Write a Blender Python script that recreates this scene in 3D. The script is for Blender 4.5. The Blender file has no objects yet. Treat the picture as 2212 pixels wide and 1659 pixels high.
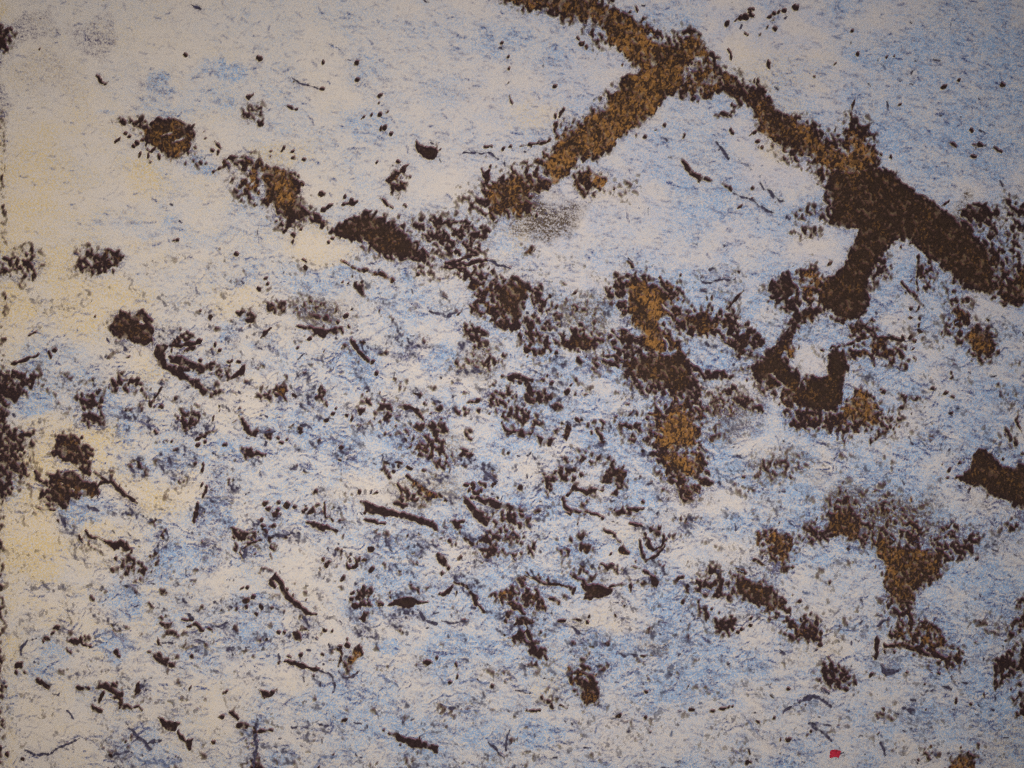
import bpy, math, random
import numpy as np

# ------------------------------------------------------------------ camera, sky, sun, exposure
scene = bpy.context.scene
PX = 0.001                    # one millimetre of paper per picture pixel (the sheet seen is 1.024 m wide)
ZS = 0.006                    # height of the printed face above the ground

cam_data = bpy.data.cameras.new("camera")
cam_data.sensor_width = 36.0
CAM_H = 1.9
cam_data.lens = 36.0 * CAM_H / (1024 * PX)
cam_data.clip_start = 0.01
cam_data.clip_end = 2000.0
cam = bpy.data.objects.new("camera", cam_data)
cam.location = (0, 0, ZS + CAM_H)
scene.collection.objects.link(cam)
scene.camera = cam

SUN_EL, SUN_AZ = math.radians(86), math.radians(75)
world = bpy.data.worlds.new("World")
scene.world = world
world.use_nodes = True
wn = world.node_tree.nodes
sky = wn.new("ShaderNodeTexSky")
sky.sky_type = 'NISHITA'
sky.sun_disc = False
sky.sun_elevation = SUN_EL
sky.sun_rotation = SUN_AZ
sky.air_density = 1.0
sky.dust_density = 4.0
wn["Background"].inputs["Strength"].default_value = 0.10
world.node_tree.links.new(sky.outputs["Color"], wn["Background"].inputs["Color"])

sun_data = bpy.data.lights.new("sun", 'SUN')
sun_data.energy = 1.5
sun_data.angle = math.radians(58)
sun_data.color = (1.0, 0.93, 0.82)
sun = bpy.data.objects.new("sun", sun_data)
sun.location = (0, 0, 5)
# the sun stands over the upper right edge of the sheet
sdir = np.array([math.cos(SUN_EL) * math.sin(SUN_AZ), math.cos(SUN_EL) * math.cos(SUN_AZ), math.sin(SUN_EL)])
from mathutils import Vector
sun.rotation_euler = Vector(sdir).to_track_quat('Z', 'Y').to_euler()
scene.collection.objects.link(sun)

scene.view_settings.view_transform = 'Standard'
scene.view_settings.look = 'None'
scene.view_settings.gamma = 1.0
scene.view_settings.use_curve_mapping = False
scene.view_settings.exposure = 0.45

scene.cycles.use_denoising = False
scene.cycles.max_bounces = 4
scene.cycles.diffuse_bounces = 2
scene.cycles.pixel_filter_type = 'BLACKMAN_HARRIS'
scene.cycles.filter_width = 1.1

# ------------------------------------------------------------------ helpers
rng = np.random.default_rng(7)
def lin(r, g, b):
    c = np.array([r, g, b], float) / 255.0
    return np.where(c <= 0.04045, c / 12.92, ((c + 0.055) / 1.055) ** 2.4)

def link(o, parent=None):
    scene.collection.objects.link(o)
    o.parent = parent
    return o

def box_mesh(name, x0, x1, y0, y1, z0, z1):
    v = [(x, y, z) for z in (z0, z1) for y in (y0, y1) for x in (x0, x1)]
    f = [(0, 2, 3, 1), (4, 5, 7, 6), (0, 1, 5, 4), (2, 6, 7, 3), (0, 4, 6, 2), (1, 3, 7, 5)]
    me = bpy.data.meshes.new(name)
    me.from_pydata(v, [], f)
    return me

def grid_mesh(name, verts, quads):
    me = bpy.data.meshes.new(name)
    me.vertices.add(len(verts))
    me.vertices.foreach_set("co", np.ascontiguousarray(verts, np.float32).ravel())
    n = len(quads)
    me.loops.add(n * 4)
    me.loops.foreach_set("vertex_index", np.ascontiguousarray(quads, np.int32).ravel())
    me.polygons.add(n)
    me.polygons.foreach_set("loop_start", np.arange(n, dtype=np.int32) * 4)
    me.polygons.foreach_set("loop_total", np.full(n, 4, np.int32))
    me.polygons.foreach_set("use_smooth", np.ones(n, bool))
    me.update(calc_edges=True)
    return me

def vcol(me, name, rgb):
    a = me.attributes.new(name, 'FLOAT_COLOR', 'POINT')
    buf = np.ones((len(rgb), 4), np.float32)
    buf[:, :3] = rgb
    a.data.foreach_set("color", buf.ravel())

def new_mat(name):
    m = bpy.data.materials.new(name)
    m.use_nodes = True
    nt = m.node_tree
    return m, nt, nt.nodes["Principled BSDF"]

# ------------------------------------------------------------------ raster fields of the printed image
SS = 1.5                                   # field samples per picture pixel
MG = 60                                    # the sheet runs on past the frame by this many pixels
X0, Y0 = -MG, -MG
W, H = 1728, 1344                          # 1024 x 768 and the margins, at SS samples each
gx = X0 + np.arange(W) / SS
gy = Y0 + np.arange(H) / SS
fx = np.fft.fftfreq(W)[None, :] * SS
fy = np.fft.fftfreq(H)[:, None] * SS

def noise(sx, sy, ang=0.0, seed=0):
    """smooth noise mapped to an even 0..1 spread; sx, sy blur in picture pixels, along and across ang"""
    r = np.random.default_rng(seed).standard_normal((H, W))
    c, s = math.cos(ang), math.sin(ang)
    u, v = fx * c + fy * s, -fx * s + fy * c
    k = np.exp(-2 * (math.pi ** 2) * ((u * sx) ** 2 + (v * sy) ** 2))
    z = np.fft.ifft2(np.fft.fft2(r) * k).real
    z /= z.std()
    return z

def uni(z):
    z = z / z.std()
    return 0.5 * (1 + np.tanh(0.7978845608 * (z + 0.044715 * z ** 3)))

VIEW = {'a': (0, 0), 'b': (512, 0), 'c': (0, 384), 'd': (512, 384), 'm': (256, 384), 'n': (256, 0), 'e': (475, 275, 0.0868), 'f': (650, 275, 0.0868)}
KS = 1024 / (2 * 2212)
def pts(view, s):
    ox, oy, ks = (VIEW[view] + (KS,))[:3]
    out = []
    for t in s.split():
        q = [float(v) for v in t.split(',')]
        out.append((ox + q[0] * ks, oy + q[1] * ks) + tuple(v * ks for v in q[2:]))
    return out

def window(x0, x1, y0, y1):
    i0 = max(0, int((x0 - X0) * SS)); i1 = min(W, int((x1 - X0) * SS) + 2)
    j0 = max(0, int((y0 - Y0) * SS)); j1 = min(H, int((y1 - Y0) * SS) + 2)
    return i0, i1, j0, j1

def seg_dist(XX, YY, a, b):
    dx, dy = b[0] - a[0], b[1] - a[1]
    L = dx * dx + dy * dy + 1e-9
    t = np.clip(((XX - a[0]) * dx + (YY - a[1]) * dy) / L, 0, 1)
    return np.hypot(XX - a[0] - t * dx, YY - a[1] - t * dy), t

def poly_sd(XX, YY, P):
    d = np.full(XX.shape, 1e9)
    inside = np.zeros(XX.shape, bool)
    n = len(P)
    for k in range(n):
        a, b = P[k], P[(k + 1) % n]
        dd, _ = seg_dist(XX, YY, a, b)
        d = np.minimum(d, dd)
        if a[1] != b[1]:
            cond = ((a[1] > YY) != (b[1] > YY)) & (XX < (b[0] - a[0]) * (YY - a[1]) / (b[1] - a[1]) + a[0])
            inside ^= cond
    return np.where(inside, d, -d)

MARKS = """
# ---- view b (top right)
P b .42 0.9 8.5 brown_band: -55,-40 -55,0 0,20 60,38 140,45 205,62 250,100 275,88 300,95 370,98 395,120 400,150 430,170 480,150 560,130 575,110 520,85 480,60 440,35 400,10 385,-40
P b .72 0.9 12 brown_band: 400,120 440,90 520,90 580,115 600,150 650,165 690,175 745,140 780,125 830,160 845,210 870,250 760,260 700,330 620,300 550,300 520,275 490,240 450,205 330,145 320,135 345,130 400,150
P b 1 0.8 16.0 ochre_patch: 585,200 640,185 690,200 740,235 750,290 720,310 680,290 630,300 600,270 570,240
P b .64 0.96 7 brown_band: 550,300 620,270 700,250 760,270 755,330 720,400 690,410 640,460 600,500 560,540 520,560 490,590 450,610 430,640 380,660 330,680 300,690 280,730 240,760 210,790 180,800 165,750 130,730 125,700 140,660 180,640 190,600 240,560 280,530 340,500 385,480 395,450 440,410 470,380 500,340 540,320
S b k 13: 640,225 680,250
S b k 9: 630,262 700,262
S b k 12: 590,130 640,145 648,165
P b .35 .78 9 brown_flecks: 760,270 840,240 900,290 950,320 1000,375 960,400 900,395 830,440 780,430 740,420 710,400 750,340
P b .05 .85 7 dark_flecks: 1000,385 1060,375 1095,420 1080,450 1010,440 960,480 955,460 990,430
P b .05 .7 6 dark_flecks: 870,510 900,495 955,490 950,510 890,520
P b .5 0.9 10.0 brown_band: 1040,440 1080,430 1130,450 1180,490 1230,510 1280,530 1310,560 1370,590 1440,640 1435,600 1440,565 1500,560 1545,590 1565,640 1590,740 1400,760 1310,740 1280,690 1220,690 1160,650 1110,610 1070,560 1060,510
P b .1 1.0 6.0 dark_band: 1290,730 1400,750 1590,735 1640,755 1700,795 1750,840 1800,868 1850,900 1900,928 1945,955 1985,975 2005,1020 2040,1060 2062,1110 2072,1200 2085,1290 2000,1255 1910,1222 1885,1180 1830,1125 1785,1105 1760,1075 1700,1040 1665,1030 1630,1060 1600,1100 1500,1030 1495,985 1420,975 1360,960 1380,900 1370,850 1365,800
P b .0 .7 8 dark_flecks: 1240,920 1290,920 1340,880 1380,880 1400,960 1340,960 1290,940
P b .1 .5 7 dark_flecks: 1200,1010 1240,980 1330,985 1320,1010 1250,1025
P b .08 1.0 6.0 dark_band: 1500,1005 1600,1010 1610,1090 1570,1140 1545,1190 1535,1280 1535,1340 1500,1370 1440,1390 1380,1365 1330,1320 1320,1270 1345,1220 1400,1185 1430,1145 1465,1080
P b .3 0.9 11.5 brown_band: 2085,1280 2110,1230 2150,1170 2200,1150 2290,1180 2290,1330 2190,1330 2140,1320 2090,1290
P b .0 .85 7 purple_patch: 1945,930 1990,880 2030,890 2090,910 2110,950 2060,990 2010,1000 1960,970
P b .05 .42 10 dark_flecks: 2010,1000 2100,960 2130,900 2120,850 2200,860 2290,900 2240,1050 2200,1120 2290,1250 2150,1260 2100,1180 2070,1110 2050,1060
S b k 10: 1478,435 1470,520
P b .3 .5 8 brown_flecks: 1420,510 1450,495 1500,510 1520,530 1510,570 1440,570
S b k 7: 1850,888 1890,870
P b .3 .8 9 dark_flecks: -20,780 20,740 70,735 130,740 180,800 100,830 60,850 0,870 -50,900 -120,920 -110,830
P b .7 .75 8 brown_flecks: 270,760 310,720 350,740 380,770 420,780 400,820 350,830 300,860 270,830
P b .1 .45 10 dark_flecks: 440,830 480,810 540,800 520,840 460,850
P b .5 .45 6 brown_flecks: 45,1060 100,1055 115,1090 60,1100
P b .7 0.95 13.0 ochre_patch: 500,1200 540,1195 590,1210 610,1240 660,1215 700,1260 720,1310 705,1360 690,1370 660,1380 650,1430 700,1480 730,1530 640,1540 560,1520 520,1460 550,1450 510,1400 505,1330 500,1280
P b .4 0.9 11.5 brown_patch: 705,1330 760,1340 800,1350 850,1330 870,1360 900,1390 880,1440 830,1460 780,1450 720,1430 690,1370
P b .15 0.95 10.0 dark_patch: 470,1540 560,1510 640,1540 730,1520 780,1600 830,1690 560,1690 500,1620 480,1580
P b .1 .75 7 dark_flecks: 405,1430 460,1440 520,1460 540,1500 480,1540 430,1500 400,1470
P b .05 .75 7 dark_flecks: 405,1280 430,1240 460,1190 485,1180 500,1240 490,1300 495,1370 475,1370 440,1310
P b .35 .7 5 brown_flecks: 500,1130 530,1140 575,1165 570,1180 520,1155
P b .1 .72 8 dark_flecks: 870,1350 930,1330 960,1350 1000,1400 1050,1440 1100,1480 1090,1500 1000,1540 970,1510 940,1460 880,1420
S b k 9: 935,1335 1003,1265
P b .0 .88 7 dark_flower: 1100,1270 1125,1220 1160,1190 1200,1180 1230,1220 1250,1290 1240,1340 1180,1340 1130,1310
P b .75 0.75 11.5 ochre_patch: 1220,1220 1250,1170 1300,1150 1340,1190 1340,1240 1310,1310 1260,1330 1250,1280
P b .15 .95 5 dark_stem: 1240,1340 1330,1330 1310,1390 1250,1400 1220,1460 1190,1510 1150,1560 1110,1560 1050,1620 1030,1590 1090,1530 1160,1470 1200,1400
P b .9 0.9 8.5 ochre_patch: 1170,1530 1200,1500 1235,1505 1215,1535 1190,1555
P b .1 0.95 8.5 dark_patch: 1040,1590 1080,1545 1140,1545 1190,1560 1200,1610 1250,1630 1280,1700 1120,1690 1060,1650
P b .05 0.95 7.0 dark_patch: 1370,1540 1410,1500 1450,1520 1440,1580 1450,1640 1400,1720 1340,1720 1365,1640
S b k 13: 1380,1505 1450,1490 1520,1462 1575,1460 1690,1465
P b .3 .75 8 brown_flecks: 1560,1440 1620,1490 1690,1500 1720,1560 1690,1580 1640,1560 1600,1550 1540,1540 1450,1560 1440,1530 1530,1490
P b .2 .8 7 brown_flecks: 1450,1420 1500,1390 1550,1380 1560,1430 1530,1460 1470,1440
D b k: 1720,1335,7 1720,1380,10 1718,1460,8 1738,1475,9 1755,1405,8 1760,1430,8 1755,1380,7 1715,1560,9 1735,1510,6 1724,1215,6
S b w 12: 1752,1110 1750,1200 1755,1260
S b w 9: 1752,1320 1748,1345
S b k 16: 1680,1220 1720,1265 1770,1320
P b .0 .65 8 dark_flecks: 1760,1140 1830,1110 1850,1190 1790,1245 1760,1200
P b .0 .6 8 dark_flecks: 1550,1190 1600,1120 1640,1150 1650,1200 1600,1210 1570,1240
P b .45 0.85 13.0 brown_patch: 1890,1360 1920,1310 1960,1310 1980,1370 1960,1430 1900,1420
P b .4 0.9 13.0 brown_patch: 1930,1440 1990,1390 2060,1440 2090,1510 2060,1560 1990,1530 1940,1490
P b .05 .5 8 dark_flecks: 1870,1250 1900,1240 1910,1330 1880,1340
S b k 16: 728,690 770,742 815,762 865,785
S b k 13: 905,798 950,825
S b g 10: 950,825 1050,880 1140,918
S b g 9: 1075,795 1115,828 1165,868
S b g 8: 888,622 910,650 935,685
S b b 8: 985,690 1010,715 1035,732
S b g 7: 812,1200 825,1225 900,1215 970,1208
D b k: 930,103,11 968,92,9 985,86,9 1008,82,11 1028,62,8 1020,48,7 1038,44,6 1035,75,9 1112,72,10 1130,56,9 1150,50,8 1176,48,8 1220,40,9 1232,40,8 1070,160,7 1102,122,7 1132,124,9 1465,135,7 1310,338,6 1675,450,7 1985,568,9 1620,247,8 1488,232,8 1400,278,7 1650,245,5 1990,675,8 1865,378,9 1925,350,6 2118,360,8 1045,815,8 990,897,8 735,590,7 575,592,6 655,548,7 188,372,8 305,190,9 325,205,8 290,165,7 945,505,10 1048,570,8 1035,575,6 955,570,8 1080,640,6 1065,610,6 1370,1140,6 1780,940,6 640,460,4
S b k 6: 932,215 945,258
S b k 6: 1106,265 1113,298
S b k 13: 1992,628 2042,626
S b k 11: 2080,640 2112,655
S b k 9: 1885,615 1920,642
S b k 11: 228,470 205,510
S b k 13: 190,540 182,575
S b k 9: 165,600 100,622 30,634
# ---- view a (top left)
P a .4 .95 5 dark_flower: 610,540 660,525 690,515 740,520 790,545 830,550 840,590 835,640 800,670 760,680 720,665 690,645 660,620 630,600 610,570
P a .15 .8 5 dark_flecks: 495,530 520,512 560,520 600,510 625,530 600,545 540,545
S a k 9: 630,640 640,615 665,615 675,635 660,655 640,652 630,640
X a 9: 645,635 660,636
X a 6: 705,588 740,572
X a 6: 742,612 792,600
D a k: 500,610,9 515,605,6 575,632,9 600,670,8 590,622,9 560,595,7 545,578,6 615,605,8 640,700,4 885,572,6 890,600,5 915,650,8 945,655,6 850,640,8
S a k 8: 642,665 641,700
S a k 8: 684,660 684,685
S a k 8: 740,680 738,700
S a k 13: 932,612 955,642
P a .1 .4 8 dark_flecks: 820,690 870,690 900,710 860,735 830,720
P a .5 0.72 10.0 brown_patch: 1040,690 1060,680 1090,675 1100,690 1110,740 1110,800 1090,850 1050,850 1040,800
S a k 12: 920,742 960,720 990,690 1018,685
P a .4 .5 7 brown_flecks: 960,710 1015,680 1035,700 1010,790 985,740
P a .6 0.9 8.5 brown_patch: 1110,690 1150,705 1210,725 1260,750 1290,775 1300,820 1290,870 1240,890 1170,890 1150,870 1140,810 1130,760 1110,730
P a .15 0.9 8.5 brown_patch: 1180,870 1300,850 1315,890 1350,930 1395,955 1405,985 1360,978 1310,960 1260,950 1220,935 1190,930
P a .3 .4 7 brown_flecks: 1120,830 1160,870 1220,930 1320,960 1280,1000 1190,990 1140,890
X a 7: 1070,730 1068,790
D a k: 1190,960,6 1220,975,8 1225,1005,7 1250,975,6 1300,995,6 1266,1020,12 1260,1045,9 1225,645,9 1265,656,6 1271,685,6 1312,688,9 1175,655,4 1176,676,4 1305,795,8 1292,762,5 1393,838,11 1490,858,8 1520,872,9 1390,905,8 1440,1030,6 1420,1055,5
S a k 14: 1395,908 1432,884
S a k 15: 1474,892 1542,876
S a k 8: 1640,862 1670,880 1702,897
P a .05 0.95 7.0 dark_patch: 1420,995 1450,965 1500,945 1550,925 1590,920 1640,930 1670,945 1700,970 1720,985 1760,1000 1790,1030 1800,1060 1850,1085 1870,1110 1840,1125 1780,1120 1700,1110 1640,1110 1600,1090 1560,1060 1500,1040 1460,1010
X a 5: 1520,1045 1510,1065 1530,1078 1540,1065
X a 5: 1565,1045 1585,1060 1575,1080
P a .05 .62 9 dark_flecks: 1700,960 1790,960 1850,940 1900,930 1950,940 2000,940 2060,950 2110,1000 2080,1080 2000,1100 1920,1090 1870,1060 1800,1030
P a .05 .4 9 dark_flecks: 1600,1090 1850,1110 1960,1110 2080,1090 2000,1150 1900,1180 1800,1190 1780,1150 1640,1125
S a k 17: 1918,1142 1980,1125 2052,1105
S a k 14: 2000,1155 2060,1132 2100,1130
S a g 9: 2100,1128 2150,1132 2212,1155
P a .45 0.88 13.0 brown_patch: 2090,790 2140,780 2180,760 2240,730 2300,740 2290,900 2240,930 2190,930 2130,950 2090,920 2100,860
P a .0 1 3 dark_fleck: 2075,728 2092,752 2118,738 2115,772 2095,782 2085,760
P a .05 .35 9 dark_flecks: 1990,840 2070,820 2110,880 2070,950 2010,920
P a .0 1 1.5 black_crescent: 1797,600 1815,625 1840,640 1865,638 1885,640 1893,660 1880,690 1855,697 1830,682 1805,660 1797,630
S a k 5: 1880,607 1886,632
P a .2 .75 6 dark_flecks: 1665,780 1690,750 1720,740 1745,770 1745,810 1720,840 1690,840 1668,810
P a .0 1 2 dark_fleck: 1735,722 1775,710 1748,746 1732,745
D a k: 1720,700,9 2105,640,9 2122,636,8 2180,645,7 2205,638,7 1398,268,7 1540,275,10 1543,352,10 1637,415,8 1388,384,8 795,240,7 1605,493,8 1645,492,8 1675,485,6 1642,553,8 1660,553,8 1690,575,6 2168,190,7 2195,358,6 2197,300,6 2195,250,5 1085,415,8 1075,425,7 1095,410,7 450,1,3 1120,248,11 1153,1203,9 1157,1230,7 1120,1250,10 1025,1105,10 760,1045,8 750,1046,6 1630,700,4
S a g 7: 2005,667 2060,662 2110,675 2155,690
S a g 7: 1255,335 1310,360 1390,385
S a b 8: 1435,190 1470,215
S a g 9: 1497,256 1515,262
S a k 9: 417,330 435,352 463,360
S a g 10: 820,18 845,36 870,40
S a k 8: 1560,506 1582,497
S a k 8: 1226,455 1250,465 1287,475
P a .0 .8 6 dark_flecks: 1045,480 1090,475 1135,465 1140,480 1090,500 1060,510
P a .0 .9 4 dark_flecks: 1105,520 1140,520 1150,540 1120,540
S a k 9: 2207,415 2216,450
P a .0 .9 8 purple_patch: -40,110 0,110 30,130 50,160 30,200 0,240 -40,240
P a .1 .75 6 dark_flecks: 88,1082 105,1072 118,1110 130,1068 147,1090 140,1130 172,1150 150,1180 140,1210 100,1222 78,1200 110,1190 120,1160 70,1150 20,1130 30,1110 100,1130
P a .2 .6 7 dark_flecks: -10,1110 20,1120 50,1140 70,1170 30,1200 -10,1190
P a .15 .75 6 dark_flecks: 362,1085 380,1070 400,1090 435,1075 480,1090 510,1078 520,1110 535,1110 510,1140 524,1165 480,1160 460,1180 420,1190 390,1195 380,1150 345,1170 338,1160 370,1130
P a .15 .88 6 dark_flower: 475,1395 500,1365 520,1340 560,1360 620,1355 650,1380 668,1430 655,1480 620,1505 590,1500 560,1470 510,1460 480,1430
X a 16: 605,1395 620,1400
P a .0 .9 4 dark_strokes: 660,1500 690,1480 725,1490 700,1530 725,1570 790,1605 830,1659 740,1620 690,1580 665,1545
P a .0 .9 4 dark_strokes: 720,1540 780,1540 830,1570 875,1600 860,1620 800,1590 740,1570
S a k 15: 735,1490 790,1498 865,1485
S a k 14: 800,1520 850,1510
P a .0 .8 5 dark_flecks: 920,1550 945,1590 955,1640 920,1610 895,1600
S a k 13: 970,1590 990,1640 1030,1622 1052,1580
D a k: 985,1565,9 1002,1560,7 1030,1566,8 950,1512,7 930,1487,8 238,1515,9 905,1378,10 870,1345,4 410,1365,6 170,208,4
S a k 12: 122,1455 138,1440 150,1440
S a k 11: 216,1562 215,1522
S a k 10: 58,1572 100,1555 180,1532
P a .05 .6 8 dark_flecks: 50,1600 100,1590 160,1620 190,1670 60,1690 0,1680
P a .0 .6 8 dark_flecks: 470,1640 520,1610 580,1630 570,1680 480,1690
P a .3 .85 5 brown_fleck: 1145,1330 1170,1310 1200,1320 1240,1318 1212,1350 1160,1350
P a .1 .8 6 dark_flecks: 1028,1338 1080,1350 1108,1380 1080,1412 1050,1370
S a k 13: 1122,1465 1168,1420
P a .05 .35 10 dark_flecks: 1270,1330 1340,1290 1420,1310 1500,1370 1420,1400 1330,1370
S a k 10: 1278,1408 1380,1420
P a .0 .85 5 dark_flecks: 1345,1420 1420,1425 1475,1418 1478,1438 1400,1460 1360,1448
D a k: 1495,1368,12 1507,1410,9 1392,1435,8 1285,1500,5 1607,1565,11 1340,1465,7 1400,1520,5 1625,1615,8 1460,1395,6 1520,1340,4
S a k 17: 1512,1468 1550,1520 1592,1562
S a g 8: 1560,1490 1582,1532
S a w 11: 1478,1128 1530,1155 1580,1175 1640,1185 1695,1207
S a k 9: 1300,1130 1322,1138
P a .0 .85 4 dark_fleck: 1540,1232 1560,1222 1572,1250 1555,1272
D a k: 1482,1216,7 1510,1222,6 1320,1160,8 1700,1215,7 1945,1165,10 1920,1160,6 1800,1185,9
S a g 9: 1860,1345 1915,1362 1962,1354
S a k 10: 1992,1338 1970,1368
P a .2 .72 9 dark_flecks: 1990,1190 2060,1170 2120,1200 2180,1200 2240,1220 2260,1420 2180,1415 2110,1390 2050,1360 2030,1320 2060,1290 2040,1240
P a .1 0.9 11.5 dark_patch: 2140,1225 2190,1210 2230,1230 2230,1340 2170,1320 2140,1280
P a .05 .72 7 dark_flecks: 2000,1420 2040,1390 2080,1410 2105,1460 2050,1485 2010,1450
S a k 18: 2150,1388 2190,1410 2240,1420
P a .2 .42 10 dark_flecks: 2000,1520 2060,1480 2130,1500 2160,1580 2110,1610 2030,1590
S a k 14: 2168,1628 2212,1645 2250,1660
P a .1 .4 8 dark_flecks: 1940,1560 1990,1530 2010,1580 1960,1610
# ---- view c (bottom left)
P c .05 .74 11 dark_tree: -40,-60 60,-30 100,-40 130,20 90,60 60,70 40,100 30,150 60,200 140,215 130,260 110,300 80,300 110,350 140,400 90,400 60,380 60,440 30,490 -40,500
P c .2 .82 6 dark_flower: 235,240 260,210 290,215 310,190 330,220 350,260 400,280 405,320 380,330 390,360 415,385 380,390 340,360 310,340 290,340 250,310 215,290 240,280
P c .15 .88 6 dark_flower: 200,430 210,410 250,390 320,385 360,400 400,420 425,440 428,470 400,485 370,480 330,495 300,490 270,540 230,520 200,500 188,480 205,460
X c 8: 225,425 230,440
X c 7: 318,450 320,465
X c 7: 358,455 362,470
X c 5: 262,428 275,430
X c 7: 375,410 410,425
S c k 15: 415,385 455,418 490,432 520,462 555,493 592,512
S c k 12: 425,438 465,420
S c k 8: 158,532 185,547 232,545
S c b 10: 300,510 362,542
S c g 12: 380,530 426,552
S c g 16: 255,560 290,612
S c k 9: 368,628 395,658 430,670 465,690
P c .1 .95 4 dark_strokes: 450,690 490,683 525,680 555,700 570,722 540,720 520,705 495,712
P c .2 .68 7 dark_flecks: 520,740 560,740 600,770 640,780 655,735 668,780 640,830 600,840 580,870 560,830 530,820 520,790
P c .2 .35 7 dark_flecks: 345,660 390,650 410,690 400,720 350,700
P c .05 0.95 7.0 dark_patch: 350,165 355,140 370,122 400,130 430,118 458,165 420,176
P c .0 .78 7 dark_flecks: 325,50 345,25 370,55 400,45 440,40 452,80 430,110 390,105 355,95
P c .0 .5 8 dark_flecks: 440,20 480,0 540,-20 600,-30 650,10 600,30 520,35 460,40
S c k 9: 702,12 670,65 650,88
D c k: 650,88,9 692,100,8 668,98,6 860,235,9 885,230,7 855,266,9 886,255,7 970,265,8 485,810,10 1268,45,10 1440,125,10 1413,155,11 1297,213,9 1207,240,6 1216,258,7 1240,245,7 1475,275,12 740,245,6 1550,463,9 1620,473,8 1580,40,5
P c .0 .9 5 dark_leaf: 785,-25 850,-10 890,12 945,30 962,52 900,45 840,22
P c .0 .72 6 dark_flecks: 768,130 800,108 820,150 850,108 882,140 870,165 840,165 820,200 800,212 768,190 780,170 763,160
P c .0 .95 3 blue_leaf: 1033,138 1062,165 1090,190 1125,205 1110,226 1080,215 1055,190
S c g 10: 1110,217 1150,212 1197,207
P c .4 .95 4 brown_fleck: 1183,20 1220,8 1232,30 1227,68 1205,40
P c .0 .7 7 dark_flecks: 1355,25 1390,5 1422,40 1400,60 1412,95 1380,70 1358,60
S c g 8: 1300,186 1325,179 1352,196
P c .0 .95 4 dark_arch: 1048,278 1080,278 1110,292 1148,300 1142,322 1110,308 1070,302 1058,325
S c k 11: 1517,118 1522,160
P c .0 .95 3 dark_fleck: 1545,113 1580,103 1590,127 1558,136
P c .05 .6 7 dark_flecks: 1640,80 1680,55 1720,70 1740,100 1700,130 1725,170 1700,182 1660,150 1628,130 1650,110
S c k 18: 1725,98 1770,95 1808,112 1828,160
P c .05 0.95 5.5 dark_patch: 1788,192 1820,165 1860,172 1880,155 1920,150 1928,196 1880,203 1850,196 1800,207
P c .25 .58 8 dark_flecks: 1755,220 1790,208 1850,210 1920,200 1905,240 1935,260 1925,290 1960,310 2005,340 1950,352 1920,362 1880,350 1870,320 1840,310 1800,285 1768,260
S c k 14: 1852,220 1840,285
S c k 15: 1890,245 1905,300 1898,350
S c k 9: 1862,272 1855,322
P c .0 .9 4 dark_fleck: 1865,106 1900,98 1930,120 1895,124
S c k 11: 2010,76 2082,67
S c k 8: 1780,40 1808,52
S c g 7: 1865,70 1905,82
S c k 9: 1985,280 2032,292
P c .0 .8 4 dark_fleck: 2008,312 2052,300 2032,326
D c k: 1680,400,9 1770,362,9 1835,378,9 1720,350,8 1700,372,6 2012,440,9 2042,452,11 2080,435,10 2070,470,11 2130,430,6 1920,505,7 1310,555,6
S c w 19: 1752,400 1780,430 1840,465 1905,492
S c k 9: 1712,428 1742,490
S c k 11: 1700,510 1765,532
S c k 11: 1705,330 1742,342
S c k 9: 1828,372 1852,386
P c .3 .45 8 brown_flecks: 1720,440 1800,450 1880,490 1840,520 1770,510
P c .0 1 3 dark_bar: 1553,503 1600,518 1680,540 1760,560 1830,580 1882,602 1902,642 1850,612 1780,592 1720,575 1640,567 1590,552
S c k 10: 1578,594 1620,603 1662,606
P c .0 1 3 dark_leaf: 1988,468 2012,500 2045,530 2075,552 2105,592 2112,615 2070,600 2040,570 2012,530
S c g 10: 2088,378 2142,426
S c k 14: 2060,490 2110,505 2212,540
P c .05 .6 9 dark_flecks: 1955,600 1990,600 1980,630 2030,660 2080,670 2110,640 2150,620 2200,620 2250,660 2200,700 2140,720 2100,690 2040,690 1990,650
P c .15 .62 8 dark_flecks: 2090,550 2150,560 2250,590 2240,640 2130,620
P c .3 .4 8 brown_flecks: 2040,730 2100,710 2250,730 2230,765 2140,755
D c k: 1150,515,12 1165,537,10 1200,515,9 1240,530,14 1275,536,9 1190,562,13 1206,545,8 1135,590,10 1140,618,11 1180,616,10 1340,555,13 1320,543,7 1368,525,11 1170,662,8 1172,710,7 1245,652,6
S c k 10: 1401,512 1403,590
P c .0 .9 4 blue_leaf: 1322,595 1370,597 1420,612 1460,640 1492,662 1440,642 1390,627 1350,617
P c .0 .95 4 dark_strokes: 1003,622 1030,635 1050,655 1100,652 1142,655 1080,677 1040,672
S c k 9: 1058,710 1090,690 1135,680
S c g 9: 1140,657 1200,657 1268,645
S c k 15: 870,338 865,378
S c k 11: 872,430 868,462
S c k 13: 856,520 848,555 835,595
S c k 9: 890,450 880,490
P c .1 .4 6 dark_flecks: 1395,750 1430,752 1475,770 1450,800 1410,795
S c k 7: 1505,760 1520,750 1540,762 1542,785 1525,798 1505,785 1505,760
D c k: 1405,787,12 1396,760,11 1532,790,7 1576,766,11 1605,805,12 1605,720,14 1485,840,12 1400,1068,8 1430,1075,6 1530,955,13 1522,900,9 1515,925,8 1650,950,10 1685,902,8 1570,870,9 1045,880,7 1068,880,8 1065,942,12 1096,926,10 1130,970,11 1105,995,8 1182,970,7 1195,1075,8 1145,1105,7 1215,1197,6 503,1153,10 75,1215,16 245,1057,12 205,1102,14 230,1075,8 922,1548,9 960,1440,10 1485,1455,9 1945,1290,8 2125,1315,9 2060,1280,6 830,1180,9 1390,1170,7 100,1620,6 480,1605,8 30,1600,7 970,1330,8 1760,660,8
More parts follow.
